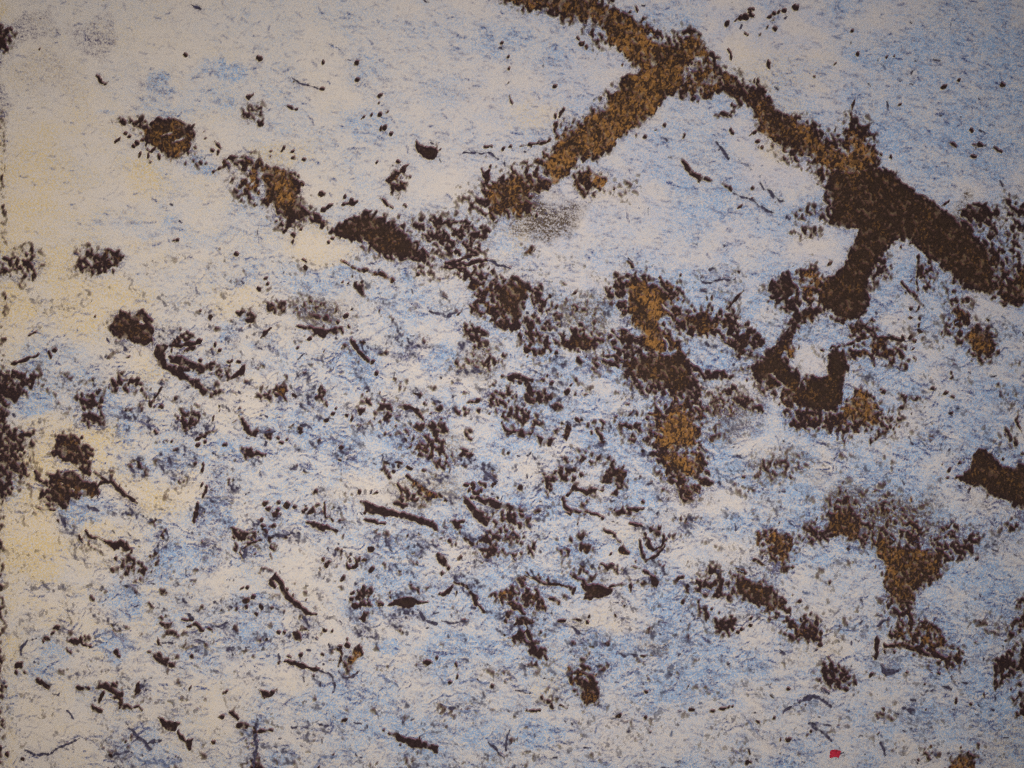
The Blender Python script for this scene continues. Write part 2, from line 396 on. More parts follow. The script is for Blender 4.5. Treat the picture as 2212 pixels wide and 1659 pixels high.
S c k 19: 1168,852 1190,838 1208,872 1238,922 1282,955 1330,985 1362,996
S c k 9: 1166,855 1186,882
P c .2 .72 7 dark_flecks: 1550,880 1580,865 1602,900 1592,930 1622,960 1580,970 1540,950 1550,920
S c k 14: 1572,980 1568,1015
P c .0 1 3 dark_leaf: 1678,952 1700,928 1740,923 1790,930 1862,945 1800,950 1760,972 1720,962
P c .0 1 2 dark_leaf: 1888,912 1930,890 1962,862 1946,905 1910,917
S c k 17: 1965,855 2010,870 2040,915 2088,992
S c k 18: 1893,733 1915,770 1938,800
S c g 14: 1800,975 1840,1020 1885,1037
S c g 9: 1918,1028 1960,1030 2025,1022
P c .1 1 2 brown_bean: 1262,1078 1275,1070 1295,1085 1308,1108 1300,1120 1280,1108 1266,1092
S c k 17: 1240,1195 1300,1215 1372,1232
S c g 9: 1372,1232 1435,1265
S c g 12: 1415,1250 1440,1280 1443,1330
S c k 15: 1470,1140 1467,1180 1463,1225
D c k: 1500,1128,13 1500,1100,6
P c .55 .85 7 brown_oval: 1530,1150 1560,1128 1582,1150 1560,1175 1530,1220 1500,1230 1490,1210 1510,1180
S c g 10: 1460,1240 1480,1270 1520,1270 1552,1240
P c .0 .95 3 dark_fleck: 1118,1318 1150,1333 1195,1318 1170,1347 1140,1362
S c g 7: 85,1170 95,1140 115,1110 155,1090
S c k 10: 85,1220 105,1240 125,1250
P c .0 .95 3 dark_strokes: 155,1268 182,1280 212,1310 215,1330 190,1318 160,1292
S c g 8: 215,1330 250,1355 262,1345
P c .0 .85 4 dark_fleck: 285,1100 320,1095 348,1110 332,1132 305,1118
S c k 10: 288,1130 312,1166
S c k 10: 345,1098 362,1130 398,1140
S c b 8: 415,1092 472,1066
S c b 8: 472,1066 512,1100 548,1142
S c k 16: 335,1310 378,1322
P c .1 .92 4 dark_strokes: 405,1312 450,1290 500,1308 528,1330 522,1370 548,1390 565,1412 535,1408 508,1372 490,1342 450,1312 420,1322
S c k 12: 475,1352 522,1362
S c k 11: 428,1358 450,1330
S c k 13: 562,1400 590,1392 612,1412
S c k 17: 596,1298 590,1340
S c g 8: 600,1310 652,1275
S c k 11: 395,1378 430,1412
S c g 8: 290,1415 320,1445
P c .0 .9 3 grey_zigzag: 638,1158 690,1163 707,1190 750,1205 775,1232 720,1217 700,1207 670,1187
S c g 8: 692,1112 760,1115
P c .0 .95 2 dark_fleck: 678,1092 697,1115 688,1127
P c .0 .9 3 dark_fleck: 698,1035 740,1028 737,1050 710,1054
S c k 8: 783,1018 828,1030
S c g 7: 800,994 828,1024
S c k 11: 808,1052 845,1046 868,1070
S c k 9: 888,1058 912,1072
S c g 7: 910,1050 980,1025
S c g 8: 838,1113 892,1115
S c k 15: 1000,1422 1032,1448
P c .0 .9 3 dark_fleck: 1020,1470 1060,1465 1092,1480 1050,1490 1025,1492
P c .0 .9 3 dark_fleck: 1092,1480 1112,1500 1172,1488 1182,1500 1120,1512 1100,1512
S c g 12: 1103,1432 1108,1510 1104,1600 1098,1665
P c .0 1 2 dark_leaf: 678,1438 720,1455 787,1470 762,1500 730,1502 695,1472
S c k 8: 783,1508 802,1538
P c .1 .95 3 dark_fleck: 795,1535 832,1533 820,1582 803,1560
S c g 10: 1258,1480 1290,1475 1352,1490
S c g 9: 1388,1470 1427,1476
P c .0 .95 3 blue_leaf: 1662,1503 1710,1508 1770,1530 1830,1550 1892,1558 1885,1588 1830,1572 1780,1567 1730,1542
S c k 13: 1968,1210 1973,1265
P c .0 .95 3 dark_fleck: 1823,1200 1850,1189 1872,1200 1848,1214
S c b 9: 1640,1255 1680,1280 1722,1306
S c g 11: 1930,1402 1955,1400
S c b 8: 1960,1410 2070,1415
S c b 9: 1880,1250 1920,1290 1950,1292
S c b 9: 1990,1290 2050,1278 2112,1302
S c g 10: 2196,1500 2190,1545 2185,1580
S c b 16: 600,1620 660,1635 720,1648 782,1625
S c g 13: 555,1488 620,1540 655,1582
S c g 14: 640,1555 692,1542
S c g 8: 110,1580 150,1600 200,1600 300,1555 350,1530
S c g 8: 478,1605 560,1590
S c b 9: 1365,1655 1390,1610 1455,1600
P c .0 .7 7 dark_flecks: 1065,1645 1110,1622 1150,1659 1140,1690 1070,1690
S c g 9: 1290,1555 1305,1565
S c g 8: 2110,1545 2150,1590 2180,1615
# ---- view d (bottom right)
P d .2 0.95 8.5 dark_patch: 640,-30 800,-30 790,40 760,70 700,60 670,20
P d .58 0.93 14.5 ochre_plume: 670,30 740,50 790,50 800,90 810,160 820,220 805,260 800,300 770,300 720,260 640,240 620,190 650,140 640,100 680,80
S d k 13: 592,128 640,132 690,145
S d k 12: 605,152 670,172
S d k 12: 592,180 665,195
P d .42 0.9 13.0 brown_patch: 600,210 660,205 720,230 730,290 700,320 620,290 600,250
P d .55 .85 12 brown_plume: 610,290 720,290 810,290 850,370 830,400 720,420 650,380 620,330
P d .2 .6 12 dark_flecks: 650,380 720,410 850,370 870,420 860,450 810,470 750,510 700,440
P d .35 .33 12 brown_flecks: 820,20 900,30 1000,40 1080,90 1110,130 1000,120 960,140 930,180 900,240 850,230 830,120
P d .3 0.9 10.0 brown_patch: 1120,-20 1270,-20 1265,110 1190,100 1150,60
S d k 13: 1155,65 1190,95
P d .12 1 4 dark_trunk: 1265,-30 1440,-30 1430,20 1410,60 1410,115 1270,115
P d .6 0.9 13.0 brown_patch: 1410,60 1440,90 1480,60 1480,20 1530,30 1580,80 1590,140 1640,150 1620,200 1550,200 1500,170 1420,160 1400,110
P d .2 .72 9 brown_flecks: 1170,110 1270,100 1410,110 1450,160 1640,150 1600,210 1500,210 1400,200 1300,195 1200,180
P d .05 .6 6 dark_flecks: 1545,225 1595,210 1575,240 1545,270 1540,250
P d .1 .3 9 dark_flecks: 1380,220 1460,210 1500,260 1400,260
D d k: 1605,42,9 1598,30,7 1810,15,7 1900,55,8 1875,40,10 1700,60,9 1690,50,7 1740,62,8 1930,340,7 1855,345,6 1890,372,8 1880,410,6 1915,405,6 1895,120,6
P d .0 .7 6 dark_flecks: 1670,40 1700,65 1760,60 1755,78 1690,75
P d .15 .97 6 dark_wedge: 1920,405 1980,360 2000,300 2030,280 2070,310 2100,350 2150,370 2212,340 2290,330 2290,540 2200,530 2130,510 2080,480 2000,440 1940,430
S d k 9: 2190,100 2188,150 2196,205
P d .0 .55 7 dark_flecks: 2120,190 2150,200 2200,270 2230,300 2190,290 2140,240
P d .0 .5 7 dark_flecks: 2105,0 2150,20 2160,60 2120,40
P d .3 0.9 13.0 brown_patch: 1380,560 1400,510 1450,500 1490,540 1545,600 1525,650 1520,700 1460,690 1390,660 1350,620
P d .2 .3 12 dark_flecks: 1370,520 1420,400 1460,440 1490,540 1430,510
P d .1 .55 9 dark_flecks: 1250,620 1300,590 1390,640 1380,690 1300,680 1240,670
P d .7 .5 16 grey_brown_fan: 1500,520 1560,500 1620,470 1690,530 1760,560 1810,640 1790,700 1640,690 1560,570
P d .4 0.9 10.0 brown_fan: 1550,690 1580,640 1640,660 1660,700 1700,690 1800,710 1860,710 1880,770 1830,850 1760,890 1740,940 1710,975 1660,985 1620,960 1640,900 1600,860 1610,800 1570,740
P d .05 .6 9 dark_flecks: 1800,640 1900,600 1960,640 2015,640 1990,720 1880,790 1800,720
P d .2 .45 8 dark_flecks: 1590,920 1640,900 1720,960 1700,1010 1610,1010
S d k 15: 1712,960 1722,1025
P d .4 .72 9 brown_bush: 1640,1080 1680,1010 1720,1020 1760,1010 1850,1060 1890,1110 1930,1160 1945,1190 1890,1210 1800,1180 1760,1140 1650,1120
S d k 17: 1608,1132 1690,1130 1760,1155 1905,1192
S d k 12: 1578,1092 1570,1185
S d k 12: 1645,1045 1635,1075 1650,1100
S d g 10: 1580,1050 1610,1020 1640,1018
P d .05 .4 9 dark_flecks: 1840,1190 1950,1190 1960,1220 1880,1230
P d .75 0.82 13.0 ochre_patch: 1070,660 1110,630 1160,640 1220,670 1220,740 1180,790 1120,760 1080,710
S d k 10: 1062,640 1058,690
P d .2 0.9 11.5 brown_patch: 970,830 1050,840 1120,870 1170,920 1192,990 1130,990 1040,960 970,930 960,880
P d .15 .66 9 dark_flecks: 790,850 870,800 940,850 970,900 940,930 860,920 800,910
P d .1 .72 8 dark_flecks: 800,930 860,1000 880,1010 960,1000 970,1040 940,1085 890,1080 860,1040 820,990
P d .35 .72 8 brown_flecks: 1180,1060 1220,1010 1290,1000 1340,1060 1330,1100 1260,1110 1210,1090
S d k 14: 1040,758 1085,785
D d k: 1028,1010,9 1032,1040,9 950,1060,10 1000,1058,8 975,1075,8 740,945,7 760,880,7 740,840,12 725,845,8 1210,790,8 1325,1128,9 1240,940,9 1550,1255,8 1190,1315,8 1125,1445,5 1580,1505,6 1280,1520,8 1290,1505,6 1200,1535,10 1185,1540,7 1980,1390,6 1915,1370,9 1165,600,5 330,1005,0 450,1003,8 460,1430,10 572,1445,8 775,1411,10 1015,1640,12 1030,1640,8 578,1330,8 110,60,5 285,160,11 300,160,7 430,745,5
P d .0 .72 8 dark_flecks: 1340,1220 1380,1195 1430,1240 1462,1270 1480,1315 1400,1320 1350,1290 1335,1260
S d k 11: 1408,1208 1442,1235
S d g 14: 1590,1218 1620,1247 1655,1245 1685,1232
S d g 11: 1748,1322 1780,1340 1825,1320
S d g 9: 1860,1310 1890,1315
S d g 12: 1690,1393 1720,1415 1745,1427
S d b 9: 1745,1427 1825,1425
S d g 15: 1235,1372 1300,1352 1350,1362 1378,1392
S d g 8: 1165,1425 1200,1395 1240,1370
S d b 9: 1010,1430 1050,1490 1080,1530 1152,1562
S d k 9: 858,1412 905,1405 955,1396
S d g 14: 1280,1470 1330,1490 1382,1532
P d .0 .7 4 grey_triangle: 1343,853 1370,865 1398,848 1370,888
R d .0 1 1 red_mark: 1376,1589 1398,1583 1416,1585 1417,1598 1411,1611 1393,1606 1378,1610
P d .6 .82 8 brown_egg: 255,1260 290,1220 330,1230 360,1270 380,1310 372,1370 330,1388 300,1350 270,1310
X d 15: 312,1265 325,1280
P d .1 .9 6 brown_fleck: 285,1340 350,1330 375,1370 330,1388
S d k 15: 60,-10 82,30 90,50
P d .05 .82 7 dark_flecks: 55,50 110,38 152,60 120,92 70,82
P d .05 .5 8 dark_flecks: -20,80 60,80 92,150 60,142 -20,130
P d .05 .7 6 dark_flecks: -20,190 60,200 90,215 60,225 -10,208
P d .05 .8 6 dark_flecks: 90,218 160,222 168,268 120,262
P d .3 .95 3 brown_fleck: 218,222 238,180 252,210 235,242
S d k 9: 365,185 375,215 385,250
S d k 9: 468,168 520,195
P d .0 .6 8 dark_flecks: 125,430 140,390 210,360 270,370 310,400 260,420 200,430 150,470
P d .3 .5 8 brown_flecks: 270,310 320,290 380,320 360,350 300,350
P d .05 .85 6 dark_flecks: 373,412 410,380 430,340 450,370 480,360 492,400 480,440 440,450 430,420 400,415
S d k 13: 238,485 268,450 310,470 327,478 352,455 398,456
P d .2 .6 7 dark_flecks: 410,470 480,465 515,490 490,512 450,490
S d k 13: 215,500 255,545 310,550 378,567
P d .0 1 3 dark_fleck: 238,525 275,540 256,557
P d .1 .8 5 dark_flecks: 418,545 470,530 492,560 450,562
S d k 10: 488,546 575,538
P d .1 .9 4 dark_fleck: 498,560 542,560 532,582
S d k 14: 512,602 556,608
P d .0 .9 5 dark_strokes: 590,618 640,618 637,650 610,672 595,650
S d k 13: 570,640 582,692 610,715 640,700 655,660
S d k 14: 548,670 560,740 580,766 630,742 660,700
P d .0 .65 6 dark_flecks: 245,670 300,640 322,680 290,690 260,700
P d .1 .8 6 dark_flecks: 260,690 340,700 362,730 330,742 270,712
P d .1 .8 5 dark_flecks: 198,720 240,728 232,752
P d .2 .95 3 brown_fleck: 458,722 475,688 502,732 470,742
S d k 12: 388,625 420,640 455,655
S d k 10: 440,650 465,680
P d .05 1 3 black_splat: 300,868 330,880 350,858 380,868 435,890 428,912 390,922 350,932 305,932 320,900
S d k 15: 258,818 300,850 332,882
S d k 13: 420,878 450,870 492,872
S d k 10: 516,868 512,898
S d k 10: 55,828 100,850 155,862
S d k 14: 160,860 200,868 242,876
P d .0 .95 3 dark_fleck: 243,868 272,880 262,912 250,890
S d k 10: 515,788 555,800 590,830
P d .0 1 3 dark_leaf: 585,820 615,840 634,862 627,893 600,868
P d .0 .9 4 dark_fleck: 378,778 440,788 455,800 410,804
P d .1 .35 10 dark_flecks: 250,780 380,790 420,840 300,850
P d .45 .66 8 brown_flecks: -20,870 40,850 50,890 90,900 130,910 152,970 110,980 70,940 20,920
S d k 18: -20,945 20,955 52,982
S d w 10: 148,930 212,957
P d .05 .95 4 dark_fleck: 8,1030 50,1013 90,1030 40,1042
P d .05 .72 7 dark_flecks: -20,1100 60,1060 72,1120 120,1130 154,1170 110,1194 90,1170 80,1140
S d g 11: 248,1058 275,1080 305,1093
S d k 12: 250,1022 290,1020
S d k 10: 200,1022 228,1022
S d g 14: 485,1176 540,1173
S d k 11: 560,1173 605,1168
S d k 10: 130,1353 155,1380 182,1412
S d g 8: 20,1320 80,1336
S d k 8: 60,1410 115,1412
S d k 10: 208,1390 242,1406
P d .1 .55 8 dark_flecks: 2110,1050 2160,1020 2180,940 2200,930 2290,980 2290,1110 2150,1080
P d .05 .78 7 dark_flecks: 2090,1200 2130,1160 2212,1150 2290,1200 2280,1240 2150,1250 2090,1315 2078,1290
P d .0 .82 7 dark_flecks: 2180,1340 2290,1290 2290,1480 2190,1430
P d .15 .5 8 dark_flecks: 2110,625 2160,590 2212,560 2290,560 2290,610 2150,640
P d .0 .4 8 dark_flecks: 1980,1050 2050,1040 2090,1060 2000,1075
P d .6 .85 8 brown_flecks: 1900,1620 1940,1600 2010,1610 2005,1700 1900,1700
P d .3 .42 8 brown_flecks: 1750,1570 1820,1590 1860,1625 1790,1620
P d .4 .4 8 brown_flecks: 1985,1570 2030,1545 2040,1570 1990,1590
S d g 8: 1580,1545 1600,1570 1610,1590
P d .0 .5 7 dark_flecks: 1570,1425 1600,1420 1630,1445 1600,1440
P d .1 .3 10 dark_flecks: 1000,370 1100,300 1250,320 1310,350 1200,400 1080,430
P d .0 .35 9 dark_flecks: 440,130 540,110 570,160 600,280 520,300 480,220
P d .0 .4 9 dark_flecks: 900,60 1010,60 1100,100 1100,130 980,130
P d .05 .6 6 dark_flecks: -10,560 40,540 90,590 60,610 10,620
P d .1 .6 6 dark_flecks: -10,655 60,660 50,690 0,670
P d .3 .45 6 brown_flecks: 0,740 60,700 110,690 80,730 20,755
# ---- view m (middle bottom)
P m .1 .6 8 dark_flecks: 990,60 1060,25 1100,40 1130,90 1190,130 1225,160 1200,190 1150,170 1080,150 1040,110
S m k 14: 1168,-5 1190,42
P m .0 .85 6 dark_flecks: 1165,50 1230,40 1258,60 1235,92 1180,82
S m k 14: 1060,165 1075,195 1130,205 1190,215
S m k 12: 930,490 990,512 1060,530
S m k 16: 1010,500 1080,530 1155,556
D m k: 935,440,11 985,435,10 945,472,12 915,462,9 975,462,7
P m .1 .72 7 dark_flecks: 1000,580 1080,558 1140,560 1192,590 1150,622 1060,622
P m .0 .9 5 dark_fleck: 848,590 892,595 880,640 855,632
S m g 17: 890,640 940,668 975,662
P m .1 .65 7 dark_flecks: 985,655 1050,640 1075,690 1020,705
P m .6 .62 5 brown_leaf: 1090,742 1150,720 1218,683 1192,736 1120,752
P m .4 .55 7 brown_flecks: 920,742 980,708 1040,720 1062,746 960,758
P m .55 .8 7 brown_flecks: 1018,912 1070,890 1110,880 1142,910 1100,932 1050,932
S m k 20: 1092,952 1130,960 1168,987
S m k 16: 1200,942 1215,908 1236,930 1247,978
S m w 11: 1255,930 1312,957
S m k 13: 1168,812 1200,845 1272,866
S m k 15: 1285,860 1352,876
S m k 14: 1108,1112 1150,1100 1172,1068 1190,1110 1212,1150
P m .0 .88 5 dark_flecks: 1180,1130 1252,1130 1256,1165 1215,1197 1180,1160
P m .2 .5 8 dark_flecks: 620,230 680,220 720,300 690,310 640,280
P m .0 .5 8 dark_flecks: 430,870 500,860 520,930 480,980 420,960
P m .3 .5 8 brown_flecks: 1370,290 1440,280 1500,320 1450,340 1390,340
# ---- view e, f (the middle band, close)
P e .2 0.92 13.0 dark_patch: 180,250 260,80 330,130 420,60 520,90 640,110 650,200 620,300 560,330 560,470 500,560 420,520 300,500 220,430 160,330
P e .0 .6 8 dark_flecks: -10,100 120,60 240,120 160,260 60,260 -10,300
P e .0 .55 8 dark_flecks: -10,340 60,380 170,440 220,500 100,480 0,440
S e k 18: 250,560 320,590 390,600
S e k 14: 0,230 60,250 110,240
S e k 11: 870,250 810,320
S e k 11: 930,350 850,405
P e .15 .62 9 dark_flecks: 640,120 740,100 760,200 820,330 900,340 960,480 880,480 800,450 720,400 650,300
P e .45 .4 11 brown_flecks: 1000,250 1060,260 1400,400 1420,560 1250,560 1100,400
P e .12 0.93 11.5 dark_patch: 540,640 640,640 760,680 850,760 950,790 1000,760 1100,770 1150,650 1250,640 1340,660 1420,760 1400,860 1300,900 1390,980 1400,1060 1330,1020 1260,900 1160,880 1000,830 940,800 840,830 820,930 740,940 680,820 600,750
P e .1 .88 6 dark_flecks: 1510,690 1590,650 1640,700 1640,800 1540,820 1510,760
X e 9: 1555,738 1585,742
P e .15 .92 5 dark_fleck: 1650,650 1750,670 1890,720 1820,780 1750,800 1680,760
S e k 12: 1640,655 1750,680 1890,725
P e .2 .86 8 dark_flecks: 1710,900 1740,830 1820,800 1900,900 1950,960 1960,1020 1840,1000 1760,970
S e k 15: 1520,940 1600,925 1680,990
S e k 15: 1480,980 1540,1020 1620,1050 1720,1090 1800,1160 1900,1190
P e .0 .75 6 dark_flecks: 1160,960 1210,1010 1280,980 1260,1025 1190,1035
D e k: 620,855,34 710,925,26 500,700,22 935,900,24 1050,110,20 1150,215,16 1110,1270,18 870,1270,22 1060,1355,36 830,1165,18 1755,1480,16 1280,1390,14
S e k 20: 310,1165 390,1185 470,1180 560,1205 655,1225
S e k 11: 700,1225 760,1220 800,1235
S e k 18: 590,1270 620,1320 650,1370 640,1440
P e .05 .88 7 dark_flecks: 580,1400 650,1380 760,1390 830,1420 800,1450 720,1440 650,1490 590,1480
P e .05 .6 8 dark_flecks: 130,1380 250,1320 400,1320 390,1360 250,1400 190,1430
P e .05 .6 8 dark_flecks: 380,1440 480,1420 540,1520 660,1580 640,1640 520,1600 420,1520
P e .05 .5 8 dark_flecks: 80,940 200,970 320,940 300,1060 200,1120 110,1050
X f 9: 1430,290 1520,262
X f 10: 1605,290 1660,222
P f .1 0.92 10.0 dark_patch: 800,690 880,660 960,700 1080,720 1190,690 1220,780 1140,830 1080,950 1020,950 940,850 860,770
S f k 15: 1240,750 1340,800
S f k 15: 470,1040 570,1100 640,1180
P f .1 .82 7 dark_flecks: 660,1110 740,1140 840,1130 940,1170 980,1110 1060,1090 1060,1125 960,1200 840,1230 740,1210 660,1200
P f .12 1 4 dark_trunk: 1170,1100 1230,1040 1340,930 1480,980 1570,1010 1620,1130 1700,1130 1760,1200 1740,1300 1790,1310 1830,1180 1900,1190 1940,1300 2000,1220 2050,1240 2060,960 2120,860 2220,900 2230,1500 1780,1520 1700,1400 1600,1340 1480,1200 1400,1150 1330,1200 1250,1200
P f .1 .42 10 dark_flecks: 780,1300 1000,1260 1100,1400 1240,1420 1300,1560 1000,1600 800,1500
X f 8: 1390,1145 1480,1210 1550,1280
X f 9: 240,500 290,620
X f 12: 260,670 340,760
X f 14: 130,330 220,400
X f 7: 170,740 230,950
S f k 14: 1490,1410 1600,1490
# left edge of the print
P a .1 .3 5 edge_flecks: 2,480 16,480 24,1000 20,1690 6,1690
P c .1 .42 5 edge_flecks: -20,480 10,480 14,1000 12,1690 -20,1690
P a .1 .66 9 dark_flecks: 1850,1100 2000,1130 2120,1160 2180,1220 2080,1240 1990,1200 1900,1180
P e .1 .66 9 dark_flecks: 500,480 700,420 900,520 860,700 700,680 560,640
P e .1 .66 9 dark_flecks: 1400,900 1500,860 1560,960 1500,1040 1420,1000
P b .4 .8 10 brown_band: 880,280 960,310 1010,370 1080,380 1130,450 1060,470 1000,440 930,400 880,360
P b .15 .78 9 dark_flecks: 1990,1010 2060,1040 2110,1110 2160,1180 2120,1260 2070,1290 2040,1180
X f 60: 1780,880 1880,1060 1960,1150
X f 30: 1700,980 1760,900
X f 95: 620,900 800,990
X f 55: 1100,430 1300,520
"""
WASH = """
B a .5: 840,255,1075,375 640,310,735,400 420,500,480,520 790,660,935,730
B a .3: 640,880,1150,1080 1000,1090,1150,1200 400,920,1000,1000 980,760,1180,960 560,400,1060,480
B a .42: 1200,1130,1580,1230 1080,1470,1360,1610 0,1480,420,1700 1000,1160,1100,1260
B a .4: 1520,1200,1960,1420 1200,1200,1500,1290 1450,480,1750,590
B a .6: 1390,1490,1700,1690 950,1370,1055,1480 1850,1480,2000,1620 1690,1190,1800,1240
B a .22: 1600,0,2212,500 700,300,1500,560 640,1130,960,1330 1480,1340,2000,1480
G a .45: 320,90,495,190 20,90,240,160 20,140,70,220 395,170,495,260
G a .2: 100,200,340,420 560,320,720,420 1290,1290,1500,1400 1850,380,2100,440
G a .75: -40,90,30,520 
Y a .5: 560,700,700,850 200,1190,620,1460 1190,960,1490,1110
Y a .35: 1090,620,1350,720 940,1230,1110,1360 560,1480,700,1659 0,1440,100,1659 1330,1050,1600,1120 20,1050,400,1250 940,1240,1110,1340
Y a .7: -40,0,14,130 -40,520,20,760
G b .5: 0,880,270,1030 60,860,280,940
B b .26: 480,640,1320,1240 0,60,480,440 1800,-40,2260,300 250,1040,700,1200 300,560,700,760
B b .42: 1300,150,2260,820 1760,1230,2260,1690 1480,450,2260,800 1900,550,2260,820
B b .85: 770,1480,1060,1610 830,1500,1000,1590
B b .55: 980,1280,1130,1370 1280,1380,1530,1480 1470,1550,1770,1690 400,1290,475,1370 50,1390,190,1460 1600,60,1750,60
B b .45: 1550,1170,1740,1390 280,90,385,135 520,1480,560,1520 1740,1240,1880,1480 2010,990,2212,1260 100,1530,480,1659
Y b .4: 860,170,1300,420 0,440,230,570 270,740,410,830 -20,900,80,1080
Y b .25: 1200,180,1400,400 480,380,620,480 1080,440,1320,560
B c .6: 20,30,250,150 260,480,480,640 640,690,930,880 440,860,620,1010 -20,380,100,490
B c .45: 500,260,860,410 640,500,1000,690 250,20,620,180 440,80,600,260 1120,50,1460,230 1400,760,2000,1060 100,1100,300,1260
B c .55: 1000,860,1240,1140 1870,510,2010,660 1600,1100,1710,1190 870,360,1000,680 880,240,1030,300 400,1080,560,1200
B c .85: 1850,1040,2130,1190 1930,1050,2100,1160
B c .4: 1300,1230,1720,1460 1110,1390,1240,1510 1110,1540,1270,1690 480,1480,700,1640 780,1140,950,1260 550,1600,800,1690 1560,640,1960,760 1000,140,1200,330
B c .3: 1200,600,1700,900 1300,60,1800,400 1700,1200,2230,1690 1000,480,1400,720 600,900,1000,1100 280,1290,640,1430 0,1180,80,1500
G c .35: 870,360,1000,660 1900,540,2000,640 850,640,940,840 2090,560,2212,760
Y c .55: 120,170,520,480 250,160,500,300
Y c .75: -20,490,280,800 -20,230,240,480
Y c .35: 590,380,850,570 1720,390,1990,520 -20,1000,60,1690 300,560,500,800 480,380,700,520
Y c .2: 380,1250,620,1450 640,1400,1000,1650
B d .42: 380,90,610,530 860,260,1360,590 600,930,860,1110 1680,1190,1900,1360 1620,-20,2260,320 560,900,700,1000 0,0,560,300
B d .6: 1380,1000,1610,1110 1930,1070,2110,1200 600,950,780,1080 -20,1440,280,1610 320,1080,560,1200 1790,1200,2000,1280
B d .32: 540,1220,1000,1410 1740,860,2260,1110 1500,1480,1760,1690 0,960,260,1130 1900,500,2260,900 1100,1340,1700,1690 1460,380,1980,640 860,560,1100,680 1640,1260,2200,1460 400,340,700,640
G d .4: 820,30,1100,230 1030,740,1170,860 1360,420,1500,560 1500,480,1800,680 620,380,860,500
G d .22: 1760,600,2100,760 560,1090,640,1150 2000,1500,2260,1690 2000,400,2260,700
Y d .35: 60,1170,260,1400 200,960,500,1060 1560,1100,1700,1200 1230,1090,1400,1200 2060,1380,2260,1690 400,640,560,760
W a .9: 780,900,1000,980 1150,780,1500,900 1900,760,2080,880 1300,150,1500,500
W b .7: 950,640,1340,860 400,380,640,520 1190,1030,1480,1180 1560,1380,1720,1470 1200,1540,1380,1659 1920,1250,2180,1400
W c .8: 500,420,860,540 1180,1180,1400,1300 100,1330,420,1540 1380,400,1700,520 1100,680,1500,1000 850,1280,1100,1500
W d .8: 660,640,1060,850 1190,780,1600,990 250,900,560,1080 300,1390,1000,1640 1030,1410,1300,1560 620,420,1000,560 1600,60,1760,240
Y b .55: 560,180,760,330 1060,540,1200,660
Y a .4: 30,560,260,1000
H b .85: 0,880,270,1040
H b .5: 150,1280,470,1440 1880,880,1960,960
H d .65: 1490,480,1830,700 1360,440,1500,560
H d .35: 820,20,1010,230 560,1090,680,1160 1000,300,1330,420 250,1220,370,1300
H a .45: 2000,1480,2160,1620 1280,1290,1500,1400
H c .35: 1720,400,2000,540 1900,220,2010,340
W b .9: 1210,1480,1370,1650
B b .95: 790,1490,1010,1610
Y a .5: -20,900,120,1100 -20,1200,120,1450
"""

# washes: how much blue, grey-mauve and yellow ink the paper takes
wash = {k: np.zeros((H, W)) for k in 'BGYWH'}
GXX, GYY = np.meshgrid(gx, gy)
warp_x = noise(9, 9, 0, 31) * 4.5 + noise(3, 3, 0, 33) * 2.0
warp_y = noise(9, 9, 0, 32) * 4.5 + noise(3, 3, 0, 34) * 2.0
for line in WASH.strip().splitlines():
    if line.startswith('#') or ':' not in line:
        continue
    head, body = line.split(':')
    k, view, st = head.split()
    ox, oy = VIEW[view]
    for t in body.split():
        x0, y0, x1, y1 = [float(v) * KS for v in t.split(',')]
        cx, cy, rx, ry = ox + (x0 + x1) / 2, oy + (y0 + y1) / 2, abs(x1 - x0) / 2 + 1, abs(y1 - y0) / 2 + 1
        i0, i1, j0, j1 = window(cx - rx * 1.5 - 12, cx + rx * 1.5 + 12, cy - ry * 1.5 - 12, cy + ry * 1.5 + 12)
        if i1 <= i0 or j1 <= j0:
            continue
        XX = GXX[j0:j1, i0:i1] + warp_x[j0:j1, i0:i1]
        YY = GYY[j0:j1, i0:i1] + warp_y[j0:j1, i0:i1]
        r = ((np.abs(XX - cx) / rx) ** 2.6 + (np.abs(YY - cy) / ry) ** 2.6) ** (1 / 2.6)
        w = float(st) * np.clip((1.35 - r) / 0.75, 0, 1)
        cur = wash[k][j0:j1, i0:i1]
        wash[k][j0:j1, i0:i1] = np.maximum(cur, w) + 0.25 * np.minimum(cur, w)

# marks: every one is a part of the print; cov = ink coverage 0..1, own = which mark owns the spot
cov = np.zeros((H, W)); warm = np.zeros((H, W)); cls = np.zeros((H, W), np.int8)
own = np.full((H, W), -1, np.int32)
parts = []                                 # (name, kind)
LONG = {'k': 'dark_stroke', 'g': 'slate_stroke', 'b': 'blue_stroke', 'w': 'brown_stroke'}
def put(win, Pm, wm, c, name):
    i0, i1, j0, j1 = win
    idx = len(parts); parts.append(name)
    cur = cov[j0:j1, i0:i1]
    up = Pm > cur
    cov[j0:j1, i0:i1] = np.where(up, Pm, cur)
    warm[j0:j1, i0:i1] = np.where(up, wm, warm[j0:j1, i0:i1])
    cls[j0:j1, i0:i1] = np.where(up, c, cls[j0:j1, i0:i1])
    own[j0:j1, i0:i1] = np.where(up, idx, own[j0:j1, i0:i1])

